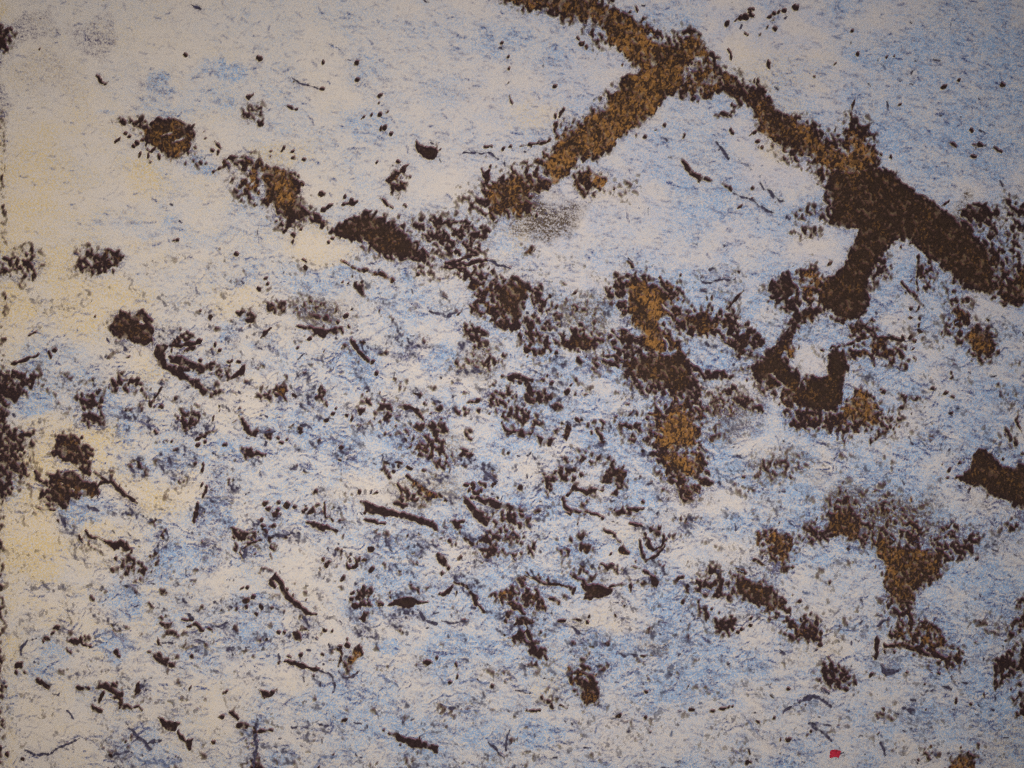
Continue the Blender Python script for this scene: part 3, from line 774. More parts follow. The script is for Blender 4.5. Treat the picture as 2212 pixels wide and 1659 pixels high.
erase = []
thick = uni(noise(2.6, 2.6, 0, 46))
edge = 0.6 + 2.9 * uni(noise(11, 11, 0, 45)) ** 1.5   # some edges are crisp, some break up into dots
wob_x = noise(2.2, 2.2, 0, 41) * 0.9 + noise(6, 6, 0, 43) * 1.2
wob_y = noise(2.2, 2.2, 0, 42) * 0.9 + noise(6, 6, 0, 44) * 1.2
CLS = {'k': 0, 'g': 1, 'b': 2, 'w': 0}
for line in MARKS.strip().splitlines():
    if line.startswith('#') or ':' not in line:
        continue
    head, body = line.split(':')
    h = head.split()
    kind, view = h[0], h[1]
    P = pts(view, body)
    if kind in 'PR':
        wm, dens, soft, name = float(h[2]), float(h[3]), max(0.7, float(h[4]) * KS * 1.6), h[5]
        ragged = soft > 1.4
        xs, ys = [p[0] for p in P], [p[1] for p in P]
        m = soft * 3.6 + 5
        win = window(min(xs) - m, max(xs) + m, min(ys) - m, max(ys) + m)
        i0, i1, j0, j1 = win
        if i1 <= i0 or j1 <= j0:
            continue
        wf = min(1.0, 0.1 + 0.12 * float(h[4]))
        XX = GXX[j0:j1, i0:i1] + wf * wob_x[j0:j1, i0:i1]
        YY = GYY[j0:j1, i0:i1] + wf * wob_y[j0:j1, i0:i1]
        sd = poly_sd(XX, YY, P)
        sf = soft * edge[j0:j1, i0:i1] if ragged else soft
        Pm = dens * np.clip(0.56 + sd / (2 * sf), 0, 1)
        put(win, Pm, wm, 3 if kind == 'R' else 0, name)
    elif kind in 'SX':
        wd = max(0.95, float(h[3] if kind == 'S' else h[2]) * KS / 2 * 1.05)
        xs, ys = [p[0] for p in P], [p[1] for p in P]
        win = window(min(xs) - wd - 4, max(xs) + wd + 4, min(ys) - wd - 4, max(ys) + wd + 4)
        i0, i1, j0, j1 = win
        if i1 <= i0 or j1 <= j0:
            continue
        XX = GXX[j0:j1, i0:i1] + 0.6 * wob_x[j0:j1, i0:i1]
        YY = GYY[j0:j1, i0:i1] + 0.6 * wob_y[j0:j1, i0:i1]
        Ls = np.cumsum([0] + [math.dist(P[k][:2], P[k + 1][:2]) for k in range(len(P) - 1)])
        best = np.full(XX.shape, -1e9)
        for k in range(len(P) - 1):
            d, t = seg_dist(XX, YY, P[k], P[k + 1])
            u = (Ls[k] + t * (Ls[k + 1] - Ls[k])) / Ls[-1]
            half = wd * (0.5 + 0.5 * np.sin(math.pi * np.clip(u * 0.9 + 0.05, 0, 1))) * (0.62 + 0.8 * thick[j0:j1, i0:i1])
            best = np.maximum(best, half - d)
        if kind == 'X':
            erase.append((win, np.clip(0.5 + best / 2.0, 0, 1)))
        else:
            c = h[2]
            dens = rng.uniform(0.76, 1.0) * {'k': 1.0, 'g': 1.0, 'b': .9, 'w': .9}[c]
            Pm = dens * np.clip(0.6 + best / 1.7, 0, 1)
            put(win, Pm, 0.36 if c == 'w' else 0.0, CLS[c], LONG[c])
    elif kind == 'D':
        for (x, y, r) in P:
            r = max(r, 0.9)
            win = window(x - r - 4, x + r + 4, y - r - 4, y + r + 4)
            i0, i1, j0, j1 = win
            if i1 <= i0 or j1 <= j0:
                continue
            XX = GXX[j0:j1, i0:i1] + 0.5 * wob_x[j0:j1, i0:i1] - x
            YY = GYY[j0:j1, i0:i1] + 0.5 * wob_y[j0:j1, i0:i1] - y
            a = rng.uniform(-0.9, 0.9); e = rng.uniform(0.75, 1.0)
            u, v = XX * math.cos(a) + YY * math.sin(a), -XX * math.sin(a) + YY * math.cos(a)
            best = r - np.hypot(u * e, v / e)
            put(win, np.clip(0.5 + best / 1.8, 0, 1), 0.05, 0, 'dark_dot')
# stray ticks of slate ink, too many and too small to count, thickest in the middle and lower picture
NT = 1900
tx, ty = rng.uniform(-40, 1064, NT), rng.uniform(-30, 800, NT)
fleck_id = len(parts); parts.append('ink_flecks')
for x, y in zip(tx, ty):
    i = min(W - 1, max(0, int((x - X0) * SS))); j = min(H - 1, max(0, int((y - Y0) * SS)))
    p = 0.03 + 0.55 * min(1, max(0, (y - 250) / 180)) * min(1, max(0, (x - 60) / 150)) + 0.5 * wash['B'][j, i] + 0.15 * (x > 600)
    p *= 1 - 0.7 * min(1, wash['W'][j, i] + wash['Y'][j, i])
    if rng.random() > p:
        continue
    ln, wd2 = rng.uniform(0.8, 3.4), rng.uniform(0.4, 0.95)
    a = math.radians(rng.normal(20, 28) if rng.random() < 0.8 else rng.uniform(60, 120))
    win = window(x - ln - 4, x + ln + 4, y - ln - 4, y + ln + 4)
    i0, i1, j0, j1 = win
    if i1 <= i0 or j1 <= j0:
        continue
    XX = GXX[j0:j1, i0:i1] + 0.6 * wob_x[j0:j1, i0:i1] - x
    YY = GYY[j0:j1, i0:i1] + 0.6 * wob_y[j0:j1, i0:i1] - y
    u, v = XX * math.cos(a) + YY * math.sin(a), -XX * math.sin(a) + YY * math.cos(a)
    best = wd2 - np.hypot(np.maximum(np.abs(u) - ln, 0), v)
    st = rng.uniform(0.5, 0.85)
    Pm = st * np.clip(0.5 + best / 1.6, 0, 1)
    cur = cov[j0:j1, i0:i1]; up = Pm > cur
    cov[j0:j1, i0:i1] = np.where(up, Pm, cur)
    warm[j0:j1, i0:i1] = np.where(up, 0.0, warm[j0:j1, i0:i1])
    cls[j0:j1, i0:i1] = np.where(up, 1 if rng.random() < 0.75 else (2 if rng.random() < 0.7 else 0), cls[j0:j1, i0:i1])
    own[j0:j1, i0:i1] = np.where(up, fleck_id, own[j0:j1, i0:i1])
kh = np.exp(-2 * (math.pi ** 2) * ((fx * 6.0) ** 2 + (fy * 6.0) ** 2))
crowd = np.clip(np.fft.ifft2(np.fft.fft2(np.minimum(cov, 0.8)) * kh).real * 2.2, 0, 1)
for x, y in zip(rng.uniform(-50, 1074, 7000), rng.uniform(-50, 818, 7000)):
    i = min(W - 1, max(0, int((x - X0) * SS))); j = min(H - 1, max(0, int((y - Y0) * SS)))
    if rng.random() > crowd[j, i] * 1.0 - 0.04 or cov[j, i] > 0.5:
        continue
    r = rng.uniform(0.7, 1.9); a = rng.uniform(0.4, 1.8); e = rng.uniform(0.55, 1.0)
    win = window(x - r * 2 - 3, x + r * 2 + 3, y - r * 2 - 3, y + r * 2 + 3)
    i0, i1, j0, j1 = win
    if i1 <= i0 or j1 <= j0:
        continue
    XX = GXX[j0:j1, i0:i1] + 0.4 * wob_x[j0:j1, i0:i1] - x
    YY = GYY[j0:j1, i0:i1] + 0.4 * wob_y[j0:j1, i0:i1] - y
    u, v = XX * math.cos(a) + YY * math.sin(a), -XX * math.sin(a) + YY * math.cos(a)
    best = r - np.hypot(u * e, v / e)
    Pm = rng.uniform(0.6, 1.0) * np.clip(0.5 + best / 1.6, 0, 1)
    cur = cov[j0:j1, i0:i1]; up = Pm > cur
    cov[j0:j1, i0:i1] = np.where(up, Pm, cur)
    warm[j0:j1, i0:i1] = np.where(up, 0.05, warm[j0:j1, i0:i1])
    cls[j0:j1, i0:i1] = np.where(up, 0 if rng.random() < 0.75 else 1, cls[j0:j1, i0:i1])
    own[j0:j1, i0:i1] = np.where(up, fleck_id, own[j0:j1, i0:i1])
# a thin patchy veil of specks fills the gaps between the larger marks
veil = 0.43 * np.clip((uni(noise(7, 4, math.radians(17), 71) + 0.5 * noise(3, 2, 0, 72)) - 0.58) * 2.6, 0, 1)
veil = veil * np.clip((GYY - 250) / 90, 0, 1) * np.interp(GXX, [20, 130, 640, 760, 1024], [0.3, 1, 1, 0.5, 0.4]) * np.interp(GYY, [0, 600, 700], [1, 1, 0.55])
veil = veil * (1 - 0.6 * np.clip(wash['W'], 0, 1)) * (1 - 0.75 * np.clip(wash['Y'], 0, 1))
up = veil > cov
cov = np.where(up, veil, cov); warm = np.where(up, 0.1, warm)
cls = np.where(up, (noise(4, 4, 0, 73) > -0.35).astype(np.int8), cls); own = np.where(up & (veil > 0.02), fleck_id, own)
for (i0, i1, j0, j1), e in erase:
    cov[j0:j1, i0:i1] *= 1 - e

mono = np.isin(own, [k for k, n in enumerate(parts) if not n.endswith(('band', 'patch', 'plume', 'fan', 'flecks', 'bush'))])
# the grain that breaks soft edges and thin inking into flecks
N = uni(0.9 * noise(1.55, 1.1, math.radians(62), 1) + 0.42 * noise(0.6, 0.6, 0, 2))
N2 = uni(0.6 * noise(1.5, 0.8, math.radians(70), 3) + 0.8 * noise(0.55, 0.55, 0, 4))
N3 = uni(noise(0.6, 0.6, 0, 5))
g = np.where(cov > 0, cov * np.where(mono, 1.13, 1.03) - 0.97 * N, -0.6)

def shift(A, dx, dy):
    return np.roll(np.roll(A, int(round(dy * SS)), 0), int(round(dx * SS)), 1)
g_red = shift(g, 0.67, -1.34)               # the red and the yellow plates sit a little off the black one
g_yel = shift(g, -0.67, 0.67)
G = np.maximum(np.maximum(g + 0.27, g_red + 0.08), g_yel - 0.02)
for _ in range(4):
    for dx, dy in ((1, 0), (-1, 0), (0, 1), (0, -1)):
        o2 = np.roll(np.roll(own, dy, 0), dx, 1)
        take = (own < 0) & (o2 >= 0)
        own[take] = o2[take]
        w2 = np.roll(np.roll(warm, dy, 0), dx, 1); warm[take] = w2[take]
        c2 = np.roll(np.roll(cls, dy, 0), dx, 1); cls[take] = c2[take]
sat = lambda v: np.clip(v, 0, 1)

# washes on the paper, where the grain of the picture runs down to the right
k3 = np.exp(-2 * (math.pi ** 2) * ((fx * 3.0) ** 2 + (fy * 3.0) ** 2))
A1, A2 = math.radians(17), math.radians(48)
steep = np.exp(-(((GXX - 345) / 70) ** 2 + ((GYY - 620) / 45) ** 2))
blend = lambda p, q: p * (1 - steep) + q * steep
flow = uni(blend(noise(3.4, 1.0, A1, 11), noise(3.4, 1.0, A2, 21)) + 0.55 * noise(1.2, 0.8, A1, 12))
tick = uni(blend(noise(2.2, 0.85, A1, 13), noise(2.4, 0.85, A2, 23)) + 0.4 * noise(0.8, 0.8, 0, 15))
flow2 = uni(noise(5, 4, 0, 16))
flow3 = uni(noise(14, 9, 0, 18))
big = uni(noise(20, 12, A1, 14))
mid = uni(noise(7, 4.5, A1, 17))
base = np.interp(GXX, [0, 250, 500, 700, 1024], [0.12, 0.24, 0.42, 0.5, 0.55]) + 0.16 * np.clip((GYY - 300) / 150, 0, 1) * np.clip((GXX - 60) / 160, 0, 1)
halo = sat(np.fft.ifft2(np.fft.fft2(cov) * kh).real * 1.5)
near = sat(np.fft.ifft2(np.fft.fft2(cov) * k3).real * 1.5)
wb = wash['B'] * (0.85 + 0.6 * mid)
blue = np.maximum(wb, base * (0.25 + 0.75 * big + 0.55 * mid)) + 0.25 * np.minimum(wb, base)
blue = sat(blue + 0.34 * halo * np.clip((GYY - 150) / 150, 0.3, 1))
blue = blue * (1 - 0.6 * sat(wash['Y'])) * (1 - 0.6 * sat(wash['W']))
bl = sat(blue * (0.45 + 0.75 * flow) + sat((blue * 1.0 - flow) * 1.6) * 0.35)
tk = sat((0.05 + 0.52 * blue - tick) * 3.6) * (0.4 + 0.6 * flow2)
soft = np.zeros((H, W))
rt = np.random.default_rng(55)
for x, y in zip(rt.uniform(-55, 1079, 15000), rt.uniform(-55, 823, 15000)):
    i, j = int((x - X0) * SS), int((y - Y0) * SS)
    if i < 8 or j < 8 or i > W - 9 or j > H - 9 or rt.random() > 0.05 + 0.95 * blue[j, i]:
        continue
    ln, wd2 = rt.uniform(0.6, 3.6), rt.uniform(0.45, 1.0)
    a0 = A1 + (A2 - A1) * steep[j, i]
    a = a0 + math.radians(rt.normal(0, 22)) if rt.random() < 0.85 else rt.uniform(0, math.pi)
    i0, i1, j0, j1 = window(x - ln - 3, x + ln + 3, y - ln - 3, y + ln + 3)
    XX = GXX[j0:j1, i0:i1] + 0.7 * wob_x[j0:j1, i0:i1] - x
    YY = GYY[j0:j1, i0:i1] + 0.7 * wob_y[j0:j1, i0:i1] - y
    u, v = XX * math.cos(a) + YY * math.sin(a), -XX * math.sin(a) + YY * math.cos(a)
    best = wd2 - np.hypot(np.maximum(np.abs(u) - ln, 0), v)
    soft[j0:j1, i0:i1] = np.maximum(soft[j0:j1, i0:i1], rt.uniform(0.3, 1.0) ** 1.3 * np.clip(0.5 + best / 1.4, 0, 1))
# longer slate creases, mostly in the lower half
crease = np.zeros((H, W))
for x, y in zip(rt.uniform(0, 1024, 1500), rt.uniform(120, 800, 1500)):
    i, j = int((x - X0) * SS), int((y - Y0) * SS)
    if rt.random() > 0.9 * (blue[j, i] - 0.08) * min(1, (y - 60) / 260) or cov[j, i] > 0.4:
        continue
    a = A1 + (A2 - A1) * steep[j, i] + math.radians(rt.normal(0, 26)); bend = rt.normal(0, 0.10)
    ln, wd2 = rt.uniform(2.5, 7.5), rt.uniform(0.5, 1.25)
    i0, i1, j0, j1 = window(x - ln - 5, x + ln + 5, y - ln - 5, y + ln + 5)
    XX = GXX[j0:j1, i0:i1] + 0.8 * wob_x[j0:j1, i0:i1] - x
    YY = GYY[j0:j1, i0:i1] + 0.8 * wob_y[j0:j1, i0:i1] - y
    u, v = XX * math.cos(a) + YY * math.sin(a), -XX * math.sin(a) + YY * math.cos(a)
    v = v - bend * u * u / max(ln, 1)
    best = wd2 * (1 - 0.6 * np.abs(u) / ln) - np.hypot(np.maximum(np.abs(u) - ln, 0), v)
    crease[j0:j1, i0:i1] = np.maximum(crease[j0:j1, i0:i1], rt.uniform(0.4, 1.0) * np.clip(0.5 + best / 1.5, 0, 1))
soft = np.maximum(0.8 * soft, crease)
# relief shading put into flat colour: a ridge web, highlight above, shade below
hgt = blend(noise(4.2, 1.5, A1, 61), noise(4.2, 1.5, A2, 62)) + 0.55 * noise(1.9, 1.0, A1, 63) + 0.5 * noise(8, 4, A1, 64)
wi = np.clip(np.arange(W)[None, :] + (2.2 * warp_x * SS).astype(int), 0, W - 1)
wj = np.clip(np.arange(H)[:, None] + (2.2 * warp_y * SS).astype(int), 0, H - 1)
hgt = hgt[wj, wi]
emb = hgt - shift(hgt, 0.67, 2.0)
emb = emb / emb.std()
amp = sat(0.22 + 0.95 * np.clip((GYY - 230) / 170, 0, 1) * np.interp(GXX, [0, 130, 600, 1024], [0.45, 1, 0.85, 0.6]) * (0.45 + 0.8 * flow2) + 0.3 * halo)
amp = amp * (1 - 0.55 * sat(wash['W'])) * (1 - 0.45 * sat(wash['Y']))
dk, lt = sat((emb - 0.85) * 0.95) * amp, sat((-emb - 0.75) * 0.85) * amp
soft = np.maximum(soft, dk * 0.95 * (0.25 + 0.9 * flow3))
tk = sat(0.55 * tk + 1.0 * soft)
bl = bl * (1 - 0.65 * shift(soft, 0.67, -2.0)) * (1 - 0.8 * lt)      # painted highlight lip above each crease
gr = sat(0.75 * crease * flow2 + 0.5 * dk * sat(halo * 2 + 0.15) + (wash['G'] * 0.85 + 0.72 * near * (0.5 + 0.5 * flow2) + 0.10 * halo) * (0.35 + 1.1 * (1 - tick)))
hz = sat(wash['H'] * (0.45 + 0.9 * (1 - tick)))
li = np.interp(GXX, [330, 600], [0, 1]) * np.interp(GYY, [0, 330, 520], [1, 1, 0.35]) * (0.4 + 0.6 * mid)
ye = sat((wash['Y'] * (0.5 + 0.8 * big)) + 0.62 * np.interp(GXX, [-60, 60, 400], [1, 0.75, 0]) * np.interp(GYY, [0, 160, 600, 760], [0.35, 1, 1, 0.5]) * (0.25 + 0.75 * mid) + 0.10 * mid * (GXX < 560))
kd = sat((g + 0.26) * 1.8)
C_DARK, C_WARM, C_OCHRE = lin(*(47,35,37)), lin(*(104,76,48)), lin(*(152,110,62))
C_RED, C_YEL, C_SLATE, C_BLUE, C_SPOT = lin(*(112,60,74)), lin(*(206,190,130)), lin(*(70,68,90)), lin(*(116,128,160)), lin(*(176,44,66))
def mix(a, b, t):
    return a + (b - a) * t[..., None]
kw = np.exp(-2 * (math.pi ** 2) * ((fx * 5.0) ** 2 + (fy * 5.0) ** 2))
bz = lambda A: np.fft.ifft2(np.fft.fft2(A) * kw).real
cw = np.where(cls == 0, cov, 0) + 1e-4
warm = np.clip(bz(warm * cw) / np.maximum(bz(cw), 1e-3), 0, 1)
warm = np.minimum(warm, 0.72) + 0.06 * (warm < 0.2) * sat((bz(cw) - 0.8) * 5)
warm = warm * sat((cov - 0.35) * 1.9)             # flecks along a band's rim are darker than its body
warm = warm * (0.45 + 1.1 * uni(noise(7, 4, math.radians(60), 51)))
spk = sat((uni(noise(1.25, 0.65, math.radians(100), 52) + 0.4 * noise(0.5, 0.5, 0, 53)) - 0.5) * 4.5)
wv = sat((warm * 1.25 - N2) * 2.6 + 0.28) * (warm > 0.02) * (1 - 0.92 * spk)
deep = sat((np.fft.ifft2(np.fft.fft2(cov) * k3).real - 0.72) * 4)
ink = mix(np.broadcast_to(C_DARK, (H, W, 3)), lin(*(56,43,35)), deep * (0.4 + 0.6 * N2))
ink = mix(ink, C_WARM, wv)
ink = mix(ink, C_OCHRE, sat((warm * 1.15 - 0.2 - uni(noise(0.7, 0.6, 0, 8) + 0.5 * noise(2.0, 1.4, 0, 9))) * 3.2) * 0.75 * (1 - 0.92 * spk))
ink = mix(ink, C_SLATE, (cls == 1) * (0.55 + 0.45 * N3))
ink = mix(ink, C_BLUE, (cls == 2) * (0.75 + 0.25 * N3))
C_PAP = lin(*(214,205,195))
pap = mix(np.broadcast_to(C_PAP, (H, W, 3)), lin(*(216,192,136)), sat(ye * 0.7))
pap = mix(pap, lin(*(146,173,207)), sat(bl * 0.85))
pap = mix(pap, lin(*(74,88,132)), sat(tk * 0.85))
pap = mix(pap, lin(*(90,84,110)), sat(gr * 0.8))
pap = mix(pap, lin(*(90,78,68)), sat(hz * 0.9))
tan_c = mix(np.broadcast_to(lin(60, 46, 38), (H, W, 3)), lin(*(118,88,58)), sat(warm * 1.8))
pap = mix(pap, tan_c, 0.85 * deep)           # inside a band the gaps are stained, not bare
k_cls = (cls == 0) * 1.0
fr = mix(pap, C_YEL, 0.55 * sat(g_yel * 3 + 0.3) * k_cls)
fr = mix(fr, C_RED, 0.75 * sat(g_red * 3 + 0.25) * k_cls)
col_ink = mix(fr, ink, kd)
col_ink = mix(col_ink, C_SPOT, (cls == 3) * 1.0)
col_ink *= (0.82 + 0.36 * N3)[..., None]

# ------------------------------------------------------------------ ground and the added shade blockers round the sheet
def noise_mat(name, c1, c2, scale, rough, bump=0.0):
    m, nt, b = new_mat(name)
    tc = nt.nodes.new("ShaderNodeTexCoord")
    n = nt.nodes.new("ShaderNodeTexNoise"); n.inputs["Scale"].default_value = scale; n.inputs["Detail"].default_value = 8
    r = nt.nodes.new("ShaderNodeValToRGB")
    r.color_ramp.elements[0].position = 0.35; r.color_ramp.elements[0].color = (*c1, 1)
    r.color_ramp.elements[1].position = 0.68; r.color_ramp.elements[1].color = (*c2, 1)
    nt.links.new(tc.outputs["Object"], n.inputs["Vector"])
    nt.links.new(n.outputs["Fac"], r.inputs["Fac"])
    nt.links.new(r.outputs["Color"], b.inputs["Base Color"])
    b.inputs["Roughness"].default_value = rough
    if bump:
        bp = nt.nodes.new("ShaderNodeBump"); bp.inputs["Strength"].default_value = bump
        nt.links.new(n.outputs["Fac"], bp.inputs["Height"]); nt.links.new(bp.outputs["Normal"], b.inputs["Normal"])
    return m
m_ground = noise_mat("paving_stone", (0.16, 0.15, 0.14), (0.3, 0.28, 0.26), 9.0, 0.9, 0.4)
gm = bpy.data.meshes.new("ground")
gm.from_pydata([(-60, -60, 0), (60, -60, 0), (60, 60, 0), (-60, 60, 0)], [], [(0, 1, 2, 3)])
ground = link(bpy.data.objects.new("ground", gm)); gm.materials.append(m_ground); ground["kind"] = "structure"
# unseen blocker boxes added round the sheet to darken its edges and corners
m_blocker = noise_mat("blocker_dark", (0.06, 0.055, 0.052), (0.13, 0.12, 0.11), 14.0, 0.9, 0.5)
WX, WY, WT, WH = 0.60, 0.47, 0.18, 0.52
for nm, x0, x1, y0, y1, wh in (("shade_blocker_north", -WX - WT, WX + WT, WY, WY + WT, 1.1), ("shade_blocker_south", -WX - WT, WX + WT, -WY - WT, -WY, 0.8),
                           ("shade_blocker_east", WX, WX + WT, -WY + 0.002, WY - 0.002, 1.0), ("shade_blocker_west", -WX - WT, -WX, -WY + 0.002, WY - 0.002, 1.2)):
    w = link(bpy.data.objects.new(nm, box_mesh(nm, x0, x1, y0, y1, 0.0, wh)))
    w.data.materials.append(m_blocker); w["kind"] = "structure"

# ------------------------------------------------------------------ the printed sheet
HX0, HX1 = (X0 - 512) * PX, (X0 + (W - 1) / SS - 512) * PX
HY1, HY0 = (384 - Y0) * PX, (384 - (Y0 + (H - 1) / SS)) * PX
sheet = link(bpy.data.objects.new("art_print", None))
sheet.location = (0, 0, 0)
sheet["label"] = "abstract colour print of brown branch-like bands and dark flecks on pale blue and cream paper"
sheet["category"] = "print"

m_card, nt, b = new_mat("card_backing")
b.inputs["Base Color"].default_value = (0.42, 0.38, 0.32, 1); b.inputs["Roughness"].default_value = 0.9
n = nt.nodes.new("ShaderNodeTexNoise"); n.inputs["Scale"].default_value = 60
mx = nt.nodes.new("ShaderNodeMixRGB"); mx.inputs[1].default_value = (0.36, 0.32, 0.27, 1); mx.inputs[2].default_value = (0.5, 0.45, 0.38, 1)
nt.links.new(n.outputs["Fac"], mx.inputs[0]); nt.links.new(mx.outputs[0], b.inputs["Base Color"])
card = link(bpy.data.objects.new("backing_board", box_mesh("backing_board", HX0, HX1, HY0, HY1, 0.0005, ZS - 0.0015)), sheet)
card.data.materials.append(m_card)

# paper face: one fine sheet carrying the wash densities, gently cockled
ST = 1.5
jx, jy = (np.unique(np.round(np.arange(0, n, ST)).astype(int)) for n in (W, H))
PXX, PYY = np.meshgrid((gx[jx] - 512) * PX, (384 - gy[jy]) * PX)
nb = len(jx); nr = len(jy)
verts = np.stack([PXX, PYY, np.full_like(PXX, ZS)], -1).reshape(-1, 3)
ii = np.arange(nr * nb).reshape(nr, nb)
quads = np.stack([ii[1:, :-1], ii[1:, 1:], ii[:-1, 1:], ii[:-1, :-1]], -1).reshape(-1, 4)
pm = grid_mesh("paper", verts, quads)
sub = lambda A: A[np.ix_(jy, jx)].reshape(-1)
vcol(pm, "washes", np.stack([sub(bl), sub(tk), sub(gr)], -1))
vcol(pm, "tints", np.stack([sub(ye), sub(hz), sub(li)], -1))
paper = link(bpy.data.objects.new("paper_face", pm), sheet)
m_paper, nt, b = new_mat("printed_paper")
pm.materials.append(m_paper)
L = nt.links
def node(t, **kw):
    nd = nt.nodes.new(t)
    for k, v in kw.items():
        setattr(nd, k, v)
    return nd
def attr(name):
    a = node("ShaderNodeAttribute"); a.attribute_name = name
    s = node("ShaderNodeSeparateColor"); L.new(a.outputs["Color"], s.inputs[0])
    return s
def math_(op, a, c, d=None):
    m = node("ShaderNodeMath", operation=op)
    for k, v in enumerate((a, c, d)):
        if v is None: continue
        if hasattr(v, "links") or hasattr(v, "is_linked"): L.new(v, m.inputs[k])
        else: m.inputs[k].default_value = v
    return m.outputs[0]
def mixc(f, a, bcol):
    m = node("ShaderNodeMixRGB")
    if hasattr(f, "is_linked"): L.new(f, m.inputs[0])
    else: m.inputs[0].default_value = f
    for k, v in ((1, a), (2, bcol)):
        if hasattr(v, "is_linked"): L.new(v, m.inputs[k])
        else: m.inputs[k].default_value = (*v, 1)
    return m.outputs[0]
tc = node("ShaderNodeTexCoord")
gn = node("ShaderNodeTexNoise"); gn.inputs["Scale"].default_value = 620; gn.inputs["Detail"].default_value = 2.0
gn2 = node("ShaderNodeTexNoise"); gn2.inputs["Scale"].default_value = 540; gn2.inputs["Detail"].default_value = 2.0; gn2.noise_dimensions = '4D'; gn2.inputs["W"].default_value = 3.7
gn3 = node("ShaderNodeTexNoise"); gn3.inputs["Scale"].default_value = 480; gn3.inputs["Detail"].default_value = 2.0; gn3.noise_dimensions = '4D'; gn3.inputs["W"].default_value = 8.1
for q in (gn, gn2, gn3): L.new(tc.outputs["Object"], q.inputs["Vector"])
wa, ti = attr("washes"), attr("tints")
def stip(dens, nz, amp, gain):
    # ink lies as fine grain: dense where the wash is strong
    v = math_('SUBTRACT', nz, 0.5)
    v = math_('MULTIPLY', v, amp)
    v = math_('ADD', v, 1.0)
    v = math_('MULTIPLY', v, dens)
    v = math_('MULTIPLY', v, gain)
    m = node("ShaderNodeClamp"); L.new(v, m.inputs[0]); return m.outputs[0]
c = mixc(math_('MULTIPLY', gn.outputs["Fac"], 0.35), tuple(lin(*(214,205,195))), tuple(lin(*(202,197,193))))
c = mixc(math_('MULTIPLY', ti.outputs[2], 0.55), c, tuple(lin(*(202,196,206))))
c = mixc(stip(ti.outputs[0], gn3.outputs["Fac"], 8.0, 0.62), c, tuple(lin(*(216,192,136))))
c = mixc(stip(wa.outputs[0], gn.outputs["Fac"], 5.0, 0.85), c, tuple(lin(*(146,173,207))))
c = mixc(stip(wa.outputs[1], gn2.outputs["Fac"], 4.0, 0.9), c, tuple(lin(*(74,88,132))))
c = mixc(stip(wa.outputs[2], gn2.outputs["Fac"], 6.5, 0.85), c, tuple(lin(*(90,84,110))))
c = mixc(stip(ti.outputs[1], gn3.outputs["Fac"], 7.0, 0.9), c, tuple(lin(*(90,78,68))))
# stray fine specks of grey ink all over
sp = math_('MULTIPLY', math_('SUBTRACT', gn2.outputs["Fac"], 0.60), 4.0)
cl = node("ShaderNodeClamp"); L.new(sp, cl.inputs[0])
c = mixc(math_('MULTIPLY', cl.outputs[0], 0.5), c, tuple(lin(*(90,84,110))))
L.new(c, b.inputs["Base Color"])
b.inputs["Roughness"].default_value = 0.75
b.inputs["Specular IOR Level"].default_value = 0.25
bp = node("ShaderNodeBump"); bp.inputs["Strength"].default_value = 0.15; bp.inputs["Distance"].default_value = 0.0006
L.new(gn3.outputs["Fac"], bp.inputs["Height"]); L.new(bp.outputs["Normal"], b.inputs["Normal"])

# ink marks: each one a low skin of ink that rises out of the paper
m_ink, nt2, b2 = new_mat("printing_ink")
a = nt2.nodes.new("ShaderNodeAttribute"); a.attribute_name = "ink"
tc2 = nt2.nodes.new("ShaderNodeTexCoord")
nz = nt2.nodes.new("ShaderNodeTexNoise"); nz.inputs["Scale"].default_value = 700; nz.inputs["Detail"].default_value = 2
nt2.links.new(tc2.outputs["Object"], nz.inputs["Vector"])
mr = nt2.nodes.new("ShaderNodeMapRange"); mr.inputs["From Min"].default_value = 0.3; mr.inputs["From Max"].default_value = 0.7
mr.inputs["To Min"].default_value = 0.78; mr.inputs["To Max"].default_value = 1.22
nt2.links.new(nz.outputs["Fac"], mr.inputs["Value"])
mm = nt2.nodes.new("ShaderNodeVectorMath"); mm.operation = 'SCALE'
nt2.links.new(a.outputs["Color"], mm.inputs[0]); nt2.links.new(mr.outputs["Result"], mm.inputs["Scale"])
nt2.links.new(mm.outputs["Vector"], b2.inputs["Base Color"])
b2.inputs["Roughness"].default_value = 0.8
b2.inputs["Specular IOR Level"].default_value = 0.12

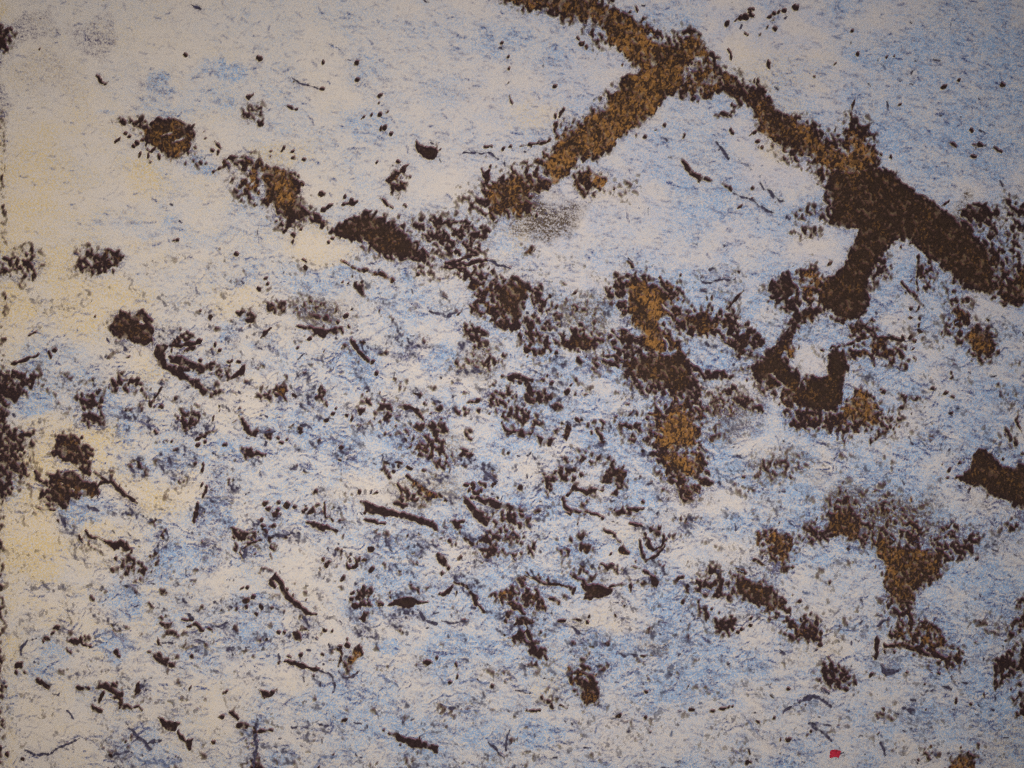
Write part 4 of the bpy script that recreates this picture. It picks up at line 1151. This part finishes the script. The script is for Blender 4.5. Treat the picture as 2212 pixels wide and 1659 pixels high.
PART_LABEL = {
    'black_crescent': 'solid black crescent blot alone on the pale upper paper',
    'red_mark': 'small red square blot on the pale blue lower paper',
    'black_splat': 'blackest splat with arms between the small dark flecks',
    'brown_bean': 'small brown bean-shaped blot',
    'brown_egg': 'egg-shaped brown blot with a pale middle',
    'dark_bar': 'long dark slanting bar with a blunt upper end',
    'ochre_plume': 'ochre feather-like plume with a toothed edge',
    'dark_wedge': 'dark brown wedge that runs off the edge of the sheet',
    'brown_fan': 'brown fan-shaped patch narrowing to a stem',
    'grey_brown_fan': 'thin grey-brown veil above the brown fan',
    'dark_arch': 'short dark arched stroke',
    'grey_triangle': 'small grey triangle on pale paper',
    'grey_zigzag': 'slate grey zigzag stroke',
    'dark_tree': 'ragged dark tree-shaped mass at the edge of the sheet',
    'ink_flecks': 'stray flecks of slate and brown ink all over the sheet',
}
Z = ZS + np.clip(G * 0.0011, -0.0004, 0.0005)
on = G > 0
cell = on[:-1, :-1] | on[1:, :-1] | on[:-1, 1:] | on[1:, 1:]
co = own[:-1, :-1].copy()
for q in (own[1:, :-1], own[:-1, 1:], own[1:, 1:]):
    co = np.where(co < 0, q, co)
cj, ci = np.nonzero(cell & (co >= 0))
oid = co[cj, ci]
order = np.argsort(oid, kind='stable')
cj, ci, oid = cj[order], ci[order], oid[order]
bounds = np.searchsorted(oid, np.arange(len(parts) + 1))
inkf = col_ink.reshape(-1, 3); Zf = Z.reshape(-1)
n_made = 0
for k, name in enumerate(parts):
    s0, s1 = bounds[k], bounds[k + 1]
    if s1 - s0 < 3:
        continue
    J, I = cj[s0:s1], ci[s0:s1]
    q = np.stack([(J + 1) * W + I, (J + 1) * W + I + 1, J * W + I + 1, J * W + I], -1)
    u, inv = np.unique(q, return_inverse=True)
    inv = inv.reshape(q.shape)
    vx = (gx[u % W] - 512) * PX; vy = (384 - gy[u // W]) * PX
    me = grid_mesh(name, np.stack([vx, vy, Zf[u]], -1), inv)
    vcol(me, "ink", inkf[u])
    me.materials.append(m_ink)
    o = link(bpy.data.objects.new(name, me), sheet)
    if name.endswith('flecks'):
        o["kind"] = "stuff"
    if name in PART_LABEL:
        o["label"] = PART_LABEL[name]
    n_made += 1
print("ink marks:", n_made)
